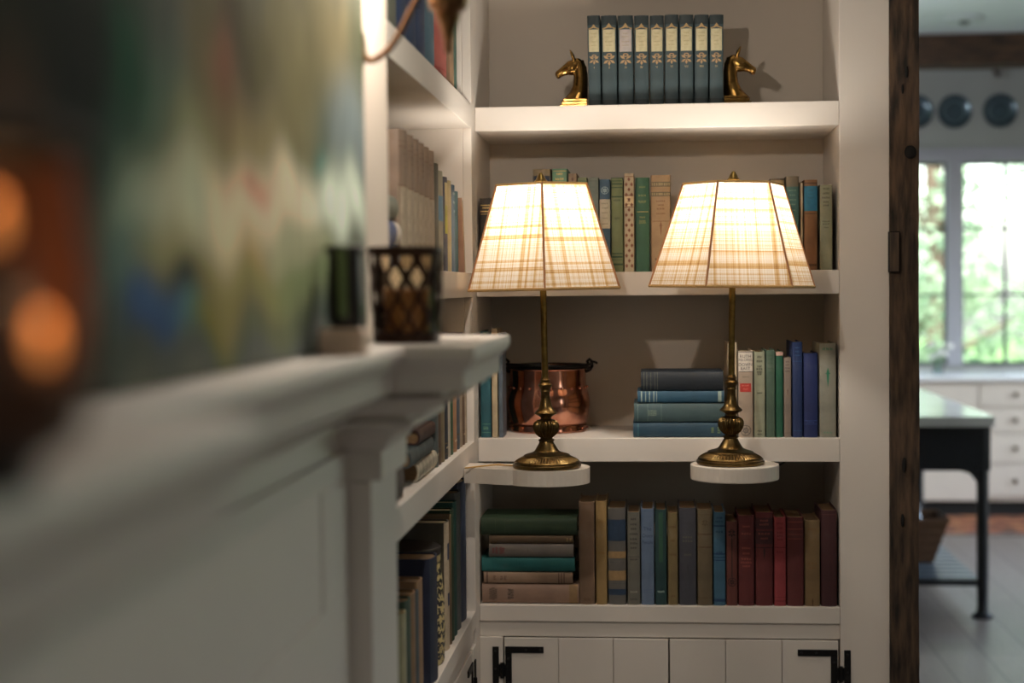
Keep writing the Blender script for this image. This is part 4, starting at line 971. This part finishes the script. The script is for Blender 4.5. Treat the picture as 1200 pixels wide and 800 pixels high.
p0, p1 = aY(373, 414, 1.62), aY(425, 382, 1.62)
tag(MB().box(p0.x, p1.x, 1.62, 1.66, ZM+.0003, ZM + .027).build('plinth_block', mat('cream_stone', (216, 190, 168), .6), bevel=.003), 'small cream block on the mantel under the dark vase', 'block')
vs_ = thing('vase', 'squat dark vase with a green stripe on the cream mantel block', 'vase', ((p0.x+p1.x)/2 + .002, 1.641, ZM + .0276))
sx = (aY(427, 300, 1.63).x - aY(383, 300, 1.63).x)/2
def sq(s, z, sy=1): return [(s*math.copysign(abs(math.cos(a))**.6, math.cos(a)), sy*s*.8*math.copysign(abs(math.sin(a))**.6, math.sin(a)), z) for a in [2*math.pi*i/32 for i in range(32)]]
hv = aY(400, 288, 1.62).z - (ZM+.0276)
DKV = mat('dark_glaze', (34, 30, 28), .3, 0, scale=40, var=.3)
MB().rings([sq(sx*.8, 0), sq(sx*.98, .012), sq(sx*1.0, .03), sq(sx*.92, hv*.7), sq(sx*.9, hv-.008), sq(sx*.82, hv-.008), sq(sx*.8, .01)]).build('body', DKV, vs_, smooth=40)
MB().rings([sq(sx*.9, hv-.009), sq(sx*1.06, hv-.006), sq(sx*1.08, hv), sq(sx*.95, hv+.001), sq(sx*.85, hv-.006)], cap=False).build('rim', DKV, vs_, smooth=40)
MB().tube([(0, -sx*.8, .012), (0, -sx*.82, .03), (0, -sx*.77, hv*.7), (0, -sx*.86, hv-.002)], .0045, 10).build('green_stripe', mat('green_glaze', (112, 132, 84), .4), vs_, smooth=60)

# bronze two-candle lantern close to the camera
ln = thing('candle_lantern', 'blurred dark bronze lantern with two glowing candles in the near foreground', 'lantern', (-.240, .52, ZM))
LB_ = mat('red_brown_bronze', (170, 116, 92), .7, 0, scale=25, var=.3)
MB().lathe([(.031, 0), (.0315, .004), (.033, .010), (.046, .018), (.040, .022)], 40).build('base', mat('dark_bronze_base', (44, 32, 24), .5, .4), ln, smooth=40)
sh = []
for z in [.018 + .006*i for i in range(17)]:
    u = (z - .018)/.096; sh.append((z, .046 + .006*math.sin(u*math.pi)))
ring = []
for z, rr in sh: ring.append([(rr*math.cos(R_(a)), rr*math.sin(R_(a)), z) for a in range(10, 251, 10)])
ri = [[(x*.94, y*.94, z) for x, y, z in r__] for r__ in ring]
mb = MB(); mb.rings(ring, cap=False, closed=False).rings(ri, cap=False, closed=False); mb.build('back_shell', LB_, ln, smooth=50)
MB().lathe([(.05, .112), (.053, .116), (.048, .122), (.028, .128), (.010, .133), (.008, .142), (.001, .144)], 40).build('cap', mat('dark_bronze_cap', (60, 50, 38), .9, 0), ln, smooth=40)
FL = emis('candle_flame', (255, 156, 80), 1.1)
for (dx, dy, hz) in ((.0395, -.006, .040), (.0285, -.020, .079)):
    c_ = MB().lathe([(.009, 0), (.009, hz-.018), (.007, hz-.016)], 20).build('candle', mat('dark_amber_wax', (84, 50, 28), .5), ln, smooth=40, loc=(dx, dy, .017))
    l = bpy.data.lights.new('flame_light', 'POINT'); l.energy = .016; l.color = (1, .6, .3); l.shadow_soft_size = .004
    o = bpy.data.objects.new('flame_light', l); C.objects.link(o); o.parent = ln; o.location = (dx, dy-.001, .017+hz+.006)
    MB().ball((0, 0, hz-.005), .0045, 8, (.8, .8, 1.7)).build('flame', FL, c_, smooth=60)

# wall sconce
sc_ = thing('wall_sconce', 'antique brass wall sconce arm with turned finial above the mantel end', 'sconce', (-.371, 1.985, 1.80))
def loc_(p): return Vector(p) - Vector((-.371, 1.985, 1.80))
SB = mat('aged_brass_sconce', (150, 110, 76), .38, .85, scale=50, col2=(92, 64, 42))
B0 = aY(525, 30, 1.99)
MB().lathe([(.038, 0), (.040, .003), (.034, .009), (.02, .014), (.008, .016)], 32, M=Matrix.Rotation(R_(90), 4, 'Y')).build('backplate', SB, sc_, smooth=40)
arm = [Vector((-.36, 1.985, 1.80))] + [aY(px, py, 1.985) for px, py in ((432, 71), (446, 66), (458, 55), (469, 38), (479, 18), (490, -3), (502, -18), (514, -24), (525, -26))]
# smooth the arm
def cr_(P, n=6):
    out = []
    for i in range(len(P)-1):
        p0, p1, p2, p3 = P[max(i-1, 0)], P[i], P[i+1], P[min(i+2, len(P)-1)]
        for k in range(n):
            t = k/n; out.append(.5*((2*p1) + (p2-p0)*t + (2*p0-5*p1+4*p2-p3)*t*t + (3*p1-p0-3*p2+p3)*t**3))
    return out + [P[-1]]
MB().tube([loc_(p) for p in cr_(arm)], .0042, 10).build('arm', SB, sc_, smooth=60)
zt = aY(525, 63, 1.99).z; kk = 1.99/FPX
MB().lathe([(r*kk, loc_((0, 0, zt)).z + (63-y)*kk) for r, y in ((1.5, 63), (4, 60), (5, 54), (4.5, 50), (6, 46), (8, 38), (11, 28), (14, 22), (15, 19), (13, 17), (17, 14), (22, 10), (24, 4), (25, -3), (24, -8), (18, -12), (14, -16), (15, -22), (12, -28), (8, -32), (8, -44), (20, -47), (24, -54), (24, -57), (10, -58))], 32, cx=loc_(B0).x, cy=loc_(B0).y).build('finial', SB, sc_, smooth=45)
MB().lathe([(.0095, 0), (.0095, .075), (.008, .078)], 20, cx=loc_(B0).x, cy=loc_(B0).y).build('candle_sleeve', mat('ivory_sleeve', (226, 210, 180), .5), sc_, smooth=40, loc=(0, 0, loc_((0, 0, zt)).z + 121*kk))
zb_ = zt + 121*kk + .078
MB().lathe([(.007, 0), (.011, .012), (.0135, .028), (.011, .044), (.004, .062), (.001, .07)], 20).build('bulb', BULB, sc_, smooth=60, loc=loc_((B0.x, B0.y, zb_)))
l = bpy.data.lights.new('sconce_light', 'POINT'); l.energy = 24; l.color = (1, .88, .76); l.shadow_soft_size = .02
o = bpy.data.objects.new('sconce_light', l); C.objects.link(o); o.parent = sc_; o.location = loc_((B0.x, B0.y, zb_ + .03))

# ------------------------------------------------------------------ kitchen
Z0 = 1.5
def kx(px, Y): return aY(px, 336, Y).x
cab = thing('kitchen_cabinet', 'pale cabinet run with round knobs under the kitchen window', 'cabinet', (1.5, 10.75, 0))
def kp(name, mb, m, par=cab, bevel=.003, root=None):
    root = root or cab
    o = mb.build(name, m, par, bevel=bevel)
    o.matrix_parent_inverse = Matrix.Translation(-root.location); return o
CF = 10.5
ctz = aY(1140, 446, CF).z
kp('cabinet_body', MB().box(.2, 4.05, CF+.02, WY-.005, .1, ctz-.001), KCAB)
kp('toe_kick', MB().box(.2, 4.05, CF+.07, CF+.1, .0, .099), mat('black_toe_kick', (14, 14, 15), .6))
dx0 = kx(1147, CF)
zc = [aY(1190, v, CF).z for v in (447, 476.5, 507, 543, 583)]
for c_ in range(3):
    xa = dx0 + c_*.55 + .005; xb = xa + .535
    for i in range(4):
        d = kp('drawer', MB().box(xa, xb, CF, CF+.02, max(zc[i+1], .105)+.005, zc[i]-.005), KCAB)
        xm = kx(1190, CF) if c_ == 0 else (xa+xb)/2
        kn = MB().ball((xm, CF-.018, (zc[i]+zc[i+1])/2), .016, 10, (1, .8, 1)).tube([(xm, CF, (zc[i]+zc[i+1])/2), (xm, CF-.015, (zc[i]+zc[i+1])/2)], .006).build('knob', mat('aged_knob', (112, 96, 80), .4, .7), d, smooth=60)
for i in range(3):
    xb = dx0 - i*.45 - .005; xa = xb - .44
    mb = MB().box(xa, xb, CF, CF+.02, .105, .30).box(xa, xb, CF, CF+.02, .31, ctz-.02); kp('door', mb, KCAB)
tag(MB().box(.2, 4.08, CF-.03, WY-.001, ctz, ctz+.03).build('countertop', mat('white_stone', (232, 234, 238), .2, var=.03), bevel=.004), 'white stone worktop under the kitchen window', 'countertop')
# vase of blossom on the worktop
cz = ctz + .0305
fv = thing('flower_vase', 'glass vase with small white blossoms on the kitchen worktop', 'vase', (kx(1099, 10.8), 10.8, cz))
MB().lathe([(.03, 0), (.036, .01), (.03, .06), (.018, .09), (.02, .1)], 20, cap=False).build('glass_body', glassy('vase_glass', (225, 240, 240), .4), fv, smooth=60)
rn = random.Random(4); mb = MB(); m2 = MB()
for i in range(16):
    a = rn.uniform(0, 6.28); q = rn.uniform(.02, .11); h = rn.uniform(.1, .2); p = (q*math.cos(a), q*math.sin(a)*.6, h)
    m2.tube([(0, 0, .02), (p[0]*.4, p[1]*.4, h*.7), p], .0018, 5)
    for k in range(5): mb.ball((p[0]+.01*math.cos(k*1.26), p[1], p[2]+.01*math.sin(k*1.26)), .0075, 6)
m2.build('stems', mat('green_stem', (70, 110, 60), .6), fv, smooth=60); mb.build('blossoms', mat('white_petals', (240, 240, 236), .6), fv, smooth=60)
# plates on the wall
for (px, nm) in ((1073, 'leftmost, half hidden by the post'), (1118, 'middle of three'), (1171, 'rightmost of three')):
    c_ = aY(px, 131 if px < 1150 else 130, WY)
    p = thing('wall_plate', 'dark blue grey plate hung above the kitchen window, %s' % nm, 'plate', (c_.x, WY-.001, c_.z), group='plates above the kitchen window')
    M = Matrix.Rotation(R_(90), 4, 'X'); rr = .114
    MB().lathe([(rr*.45, 0), (rr*.6, .005), (rr*.95, .020), (rr, .024), (rr*.97, .027), (rr*.66, .012), (rr*.55, .011), (.002, .0105)], 48, M=M).build('dish', mat('blue_grey_pewter', (66, 84, 94), .22, .35, scale=20), p, smooth=50)
    MB().lathe([(rr*.58, .0112), (rr*.62, .0145), (rr*.66, .0125)], 48, M=M, cap=False).build('well_ring', mat('blue_grey_ring', (96, 112, 118), .3, .3), p, smooth=50)
c_ = aY(1172, 88, WY)
s_ = thing('wall_bracket', 'small pale bracket fixture on the kitchen wall above the right plate', 'fixture', (c_.x, WY-.002, c_.z))
MB().box(-.055, .055, -.035, 0, -.015, .05).build('housing', mat('pale_housing', (158, 156, 150), .5), s_, bevel=.008)
MB().tube([(-.045, -.037, .02), (-.045, -.07, .01), (-.03, -.09, -.02)], .014, 10).build('spout', mat('dark_spout', (96, 84, 80), .5), s_, smooth=50)
q = None
d_ = ray(1130, 21); q = EYE + d_ * ((CZ - 1.5) / d_.z)
cf = thing('smoke_detector', 'small round fixture on the kitchen ceiling', 'smoke detector', (q.x, q.y, CZ-.001))
MB().lathe([(.12, 0), (.125, -.008), (.115, -.016), (.05, -.02)], 32).build('housing', mat('white_plastic', (190, 196, 198), .5), cf, smooth=40)
MB().lathe([(.03, -.0195), (.028, -.035), (.01, -.038)], 20).build('sensor', mat('dark_sensor', (60, 60, 60), .5), cf, smooth=40)

# island table
IY0, IY1 = 7.25, 9.15
isl = thing('kitchen_island', 'black island table with a pale stone top and slatted lower shelf', 'table', (1.0, 8.2, 0))
def ip(name, mb, m, bevel=.003): return kp(name, mb, m, isl, bevel, isl)
BLK = mat('satin_black_paint', (20, 25, 30), .35, var=.2)
tx = kx(1166, IY0); tz = aY(1165, 488, IY0).z; tzb = aY(1165, 500, IY0).z
ip('table_top', MB().box(.1, tx, IY0, IY1, tzb, tz), mat('grey_stone_top', (186, 186, 182), .16, var=.06, scale=4))
lx = kx(1153, 7.3); az = aY(1100, 551, 7.32).z
mb = MB(); mb.box(.16, lx+.03, 7.30, 7.325, az, tzb-.001).box(lx+.005, lx+.03, 7.325, IY1-.06, az, tzb-.001).box(.16, lx+.03, IY1-.085, IY1-.06, az, tzb-.001).box(.16, .185, 7.325, IY1-.085, az, tzb-.001)
mb.prism([(lx-.03, az), (lx-.10, az), (lx-.06, az-.012), (lx-.03, az-.05)], 0, .02, Matrix.Translation((0, 7.322, 0)) @ Matrix.Rotation(R_(90), 4, 'X'))
ip('apron', mb, BLK)
szf = aY(1110, 684, 7.3).z
for (x_, y_) in ((lx, 7.325), (.19, 7.325), (lx, IY1-.09), (.19, IY1-.09)):
    mb = MB().box(x_-.028, x_+.028, y_-.024, y_+.028, tzb-.16, tzb-.002) if False else MB()
    mb.lathe([(.030, .012), (.024, .05), (.026, .2), (.027, az-.05), (.028, tzb-.003)], 4 if False else 20, cx=x_, cy=y_+.0)
    l_ = ip('leg', mb, BLK, 0)
    f_ = MB().lathe([(.046, 0), (.048, .008), (.034, .02), (.026, .028)], 24, cx=x_, cy=y_).build('foot', BLK, l_, smooth=40)
sz_ = aY(1110, 683, 7.3).z
mb = MB(); mb.box(.2, lx-.02, 7.31, 7.335, sz_-.015, sz_+.012).box(.2, lx-.02, IY1-.1, IY1-.075, sz_-.015, sz_+.012)
ip('stretcher', mb, BLK)
mb = MB(); n = 16
for i in range(n):
    ya = 7.35 + (IY1-.11-7.35)*i/n; mb.box(.2, lx-.01, ya, ya+.085, sz_, sz_+.014)
ip('slatted_shelf', mb, mat('blue_grey_slats', (92, 106, 118), .3, var=.1))
# basket with bottles
by = 7.85; bz_ = sz_ + .0145
bx1 = kx(1112, by-.15)
bs = thing('basket', 'brown wicker basket of bottles on the lower shelf of the island', 'basket', (bx1-.2, by, bz_))
bw = mat('brown_wicker', (96, 66, 42), .7, scale=60, var=.5, stretch=(1, 1, 5), bump=.8)
Hb = .21
def rc(hx, hy, z, n=6):
    P = []
    for (sx_, sy_) in ((-1, -1), (1, -1), (1, 1), (-1, 1)): P.append((sx_*hx, sy_*hy, z))
    return P
mb = MB(); lv = [rc(.135, .10, 0)] + [rc(.135 + .065*u/10 + (.004 if u % 2 else 0), .10 + .05*u/10 + (.004 if u % 2 else 0), Hb*u/10) for u in range(1, 11)] + [rc(.19, .14, Hb), rc(.13, .095, .012)]
mb.rings(lv); mb.build('weave', bw, bs)
mb = MB(); P = [Vector((a, b, Hb)) for a, b in ((-.2, -.15), (.2, -.15), (.2, .15), (-.2, .15), (-.2, -.15))]; mb.tube(P, .01, 8); mb.build('rim', bw, bs)
for i, (dx, dy, nm) in enumerate(((-.075, -.04, 'front left'), (.0, -.045, 'front middle'), (.078, .0, 'right'), (-.03, .045, 'rear'))):
    b_ = thing('bottle', 'small glass bottle in the wicker basket, %s one' % nm, 'bottle', (bx1-.2+dx, by+dy, bz_+.013), group='bottles in the basket')
    MB().lathe([(.032, 0), (.034, .01), (.034, .16), (.022, .19), (.012, .205), (.012, .235)], 20).build('glass_body', mat('pale_glass', (150, 168, 190), .1, .0, coat=1), b_, smooth=50)
    MB().lathe([(.015, .235), (.015, .258), (.012, .26)], 16).build('cap', mat('silver_cap', (190, 196, 206), .25, .9), b_, smooth=40)
rg = bpy.data.materials.new('rust_rug'); t, N, L = nt(rg); b = N['Principled BSDF']; b.inputs['Roughness'].default_value = .95
tc = N.new('ShaderNodeTexCoord'); vo = N.new('ShaderNodeTexNoise'); vo.inputs['Scale'].default_value = 7; L.new(tc.outputs['Object'], vo.inputs[0])
r_ = N.new('ShaderNodeValToRGB'); r_.color_ramp.elements[0].position = .38; r_.color_ramp.elements[0].color = lin((92, 62, 50)); r_.color_ramp.elements[1].position = .62; r_.color_ramp.elements[1].color = lin((168, 112, 72)); e = r_.color_ramp.elements.new(.5); e.color = lin((132, 78, 56))
L.new(vo.outputs[0], r_.inputs[0]); L.new(r_.outputs[0], b.inputs['Base Color'])
ry = thing('runner_rug', 'rust brown runner rug on the floor in front of the kitchen cabinets', 'rug', (2.2, 10.1, 0))
MB().box(-1.4, 1.4, -.36, .40, .0005, .012).build('pile', rg, ry, bevel=.004)
MB().box(-1.41, 1.41, -.40, -.361, .0005, .010).build('border', mat('grey_border', (120, 112, 106), .9), ry)

# ------------------------------------------------------------------ outdoors beyond the kitchen window
struct('ground', MB().box(-30, 40, 11.4, 60, -.6, -.5), mat('lawn_grass', (96, 132, 62), .9, scale=3, var=.3))
lfm = bpy.data.materials.new('leaf_green'); t, N, L = nt(lfm); N.remove(N['Principled BSDF']); out = N['Material Output']
oi = N.new('ShaderNodeTexCoord'); nz = N.new('ShaderNodeTexNoise'); nz.inputs['Scale'].default_value = 1.2; L.new(oi.outputs['Object'], nz.inputs[0])
r_ = N.new('ShaderNodeValToRGB'); r_.color_ramp.elements[0].position = .35; r_.color_ramp.elements[0].color = lin((110, 142, 112)); r_.color_ramp.elements[1].position = .65; r_.color_ramp.elements[1].color = lin((188, 204, 176)); L.new(nz.outputs[0], r_.inputs[0])
d1 = N.new('ShaderNodeBsdfDiffuse'); d2 = N.new('ShaderNodeBsdfTranslucent'); mx = N.new('ShaderNodeMixShader'); mx.inputs[0].default_value = .5
L.new(r_.outputs[0], d1.inputs[0]); L.new(r_.outputs[0], d2.inputs[0]); L.new(d1.outputs[0], mx.inputs[1]); L.new(d2.outputs[0], mx.inputs[2]); L.new(mx.outputs[0], out.inputs[0])
bark = mat('bark', (92, 78, 64), .9, scale=12, bump=.5)
def tree(label, x, y, h, r, n, seed, z0=-.5):
    T = thing('tree', label, 'tree', (x, y, z0), group='trees outside the kitchen window')
    rn = random.Random(seed); mb = MB()
    mb.tube([(0, 0, 0), (.05, .02, h*.35), (-.04, 0, h*.7), (0, 0, h*.95)], [.14, .11, .07, .02], 10)
    blobs = []
    for i in range(11):
        a = rn.uniform(0, 6.28); q = rn.uniform(.25, .85)*r; z = h*rn.uniform(.25, 1.0)
        blobs.append((q*math.cos(a), q*math.sin(a), z, r*rn.uniform(.3, .5)))
        mb.tube([(0, 0, z*.6), (q*math.cos(a)*.5, q*math.sin(a)*.5, z*.85), (q*math.cos(a), q*math.sin(a), z)], [.04, .025, .01], 6)
    mb.build('trunk', bark, T, smooth=60)
    vs = []; fs = []
    for i in range(n):
        bx, by_, bz, br = blobs[rn.randrange(len(blobs))]
        while True:
            v = Vector((rn.uniform(-1, 1), rn.uniform(-1, 1), rn.uniform(-1, 1)))
            if .3 < v.length < 1: break
        p = Vector((bx, by_, bz)) + v*br; s = rn.uniform(.05, .10)
        u = Vector((rn.uniform(-1, 1), rn.uniform(-1, 1), rn.uniform(-1, 1))).normalized(); w_ = u.cross(Vector((rn.uniform(-1, 1), rn.uniform(-1, 1), .3))).normalized()
        o = len(vs); vs += [p - u*s, p + w_*s*.5, p + u*s, p - w_*s*.5]; fs.append((o, o+1, o+2, o+3))
    MB().add(vs, fs).build('foliage', lfm, T)
tree('leafy tree outside seen through the left kitchen sash', 3.0, 17.5, 5.5, 2.0, 3600, 1)
tree('leafy tree outside filling the middle window panes', 6.3, 21.0, 6.5, 2.0, 3600, 2)
tree('bushy low tree close behind the right window panes', 4.3, 15.2, 2.6, 1.2, 2400, 3)
tree('small light green tree low behind the left sash', 2.2, 15.0, 2.2, 1.0, 1900, 5)
tree('distant tall tree right of the window centre', 8.6, 24.0, 8.0, 3.2, 3600, 6)

# ------------------------------------------------------------------ daylight
sc = bpy.context.scene
wd = bpy.data.worlds.new('sky'); sc.world = wd; wd.use_nodes = True; N = wd.node_tree.nodes; L = wd.node_tree.links
sky = N.new('ShaderNodeTexSky'); sky.sky_type = 'NISHITA'; sky.sun_disc = False; sky.sun_elevation = R_(48); sky.sun_rotation = R_(180); sky.dust_density = 3; sky.air_density = 1.2
hs = N.new('ShaderNodeHueSaturation'); hs.inputs['Saturation'].default_value = .55; L.new(sky.outputs[0], hs.inputs['Color']); L.new(hs.outputs[0], N['Background'].inputs[0]); N['Background'].inputs[1].default_value = 1.5
sl = bpy.data.lights.new('sun', 'SUN'); sl.energy = 9; sl.angle = R_(1.5); sl.color = (1, .96, .9)
so = bpy.data.objects.new('sun', sl); C.objects.link(so); so.rotation_euler = Vector((.15, .72, -.68)).to_track_quat('-Z', 'Y').to_euler()

# unseen ceiling downlights, added as fill light for sitting room and kitchen
def added_downlight(x, y, w_, label, spot=95, colr=(1, .88, .75), grp='unseen fill lights added in the sitting room ceiling'):
    d = thing('added_ceiling_light', label, 'ceiling light', (x, y, CZ), group=grp)
    MB().lathe([(.06, -.001), (.075, -.003), (.073, -.008), (.055, -.006)], 32, cap=False).build('trim_ring', mat('white_ring', (230, 230, 226), .5), d, smooth=40)
    MB().lathe([(.055, -.003), (.03, -.0025), (.001, -.0025)], 24, cap=False).build('lens', emis('lit_lens', (255, 226, 190), 4), d)
    l = bpy.data.lights.new('added_downlight', 'SPOT'); l.energy = w_; l.spot_size = R_(spot); l.spot_blend = .7; l.color = colr; l.shadow_soft_size = .05
    o = bpy.data.objects.new('added_downlight', l); C.objects.link(o); o.parent = d; o.location = (0, 0, -.02)
added_downlight(.05, 2.75, 14, 'unseen fill light added in the ceiling nearest the bookcase')
added_downlight(.9, 1.6, 9, 'unseen fill light added in the ceiling, middle of the sitting room', 130)
added_downlight(.9, .1, 12, 'unseen fill light added in the ceiling nearest the camera end of the mantel', 130)

added_downlight(1.3, 8.6, 60, 'left unseen fill light added in the ceiling over the kitchen island', 150, (.86, .93, 1), 'unseen fill lights added in the kitchen ceiling')  # kitchen pair, added to brighten the far wall and ceiling
added_downlight(2.6, 8.6, 60, 'right unseen fill light added in the ceiling over the kitchen island', 150, (.86, .93, 1), 'unseen fill lights added in the kitchen ceiling')

pd = thing('added_pendant', 'unseen round glass pendant added over the kitchen island to brighten the kitchen', 'pendant lamp', (.85, 8.3, CZ))  # hidden behind the bookcase, added to light the kitchen ceiling and wall
MB().lathe([(.06, -.001), (.062, -.02), (.02, -.03)], 28).build('canopy', BRASS, pd, smooth=40)
MB().tube([(0, 0, -.02), (0, 0, -.60)], .006, 8).build('rod', BRASS, pd)
MB().lathe([(.03, -.60), (.032, -.64), (.05, -.65)], 24, cap=False).build('socket_cap', BRASS, pd, smooth=40)
MB().ball((0, 0, -.79), .15, 16).build('globe', glassy('clear_globe', (250, 250, 250), .1), pd, smooth=80)
MB().ball((0, 0, -.74), .045, 12, (1, 1, 1.2)).build('bulb', BULB, pd, smooth=80)
l = bpy.data.lights.new('added_pendant_light', 'POINT'); l.energy = 60; l.color = (.9, .95, 1); l.shadow_soft_size = .04
o = bpy.data.objects.new('added_pendant_light', l); C.objects.link(o); o.parent = pd; o.location = (0, 0, -.74)
sc.view_settings.view_transform = 'Standard'; sc.view_settings.look = 'None'; sc.view_settings.gamma = 1; sc.view_settings.exposure = -0.27
sc.view_settings.use_curve_mapping = False
sc.cycles.use_denoising = True
try: sc.cycles.denoiser = 'OPENIMAGEDENOISE'
except Exception: pass
sc.cycles.sample_clamp_indirect = 6
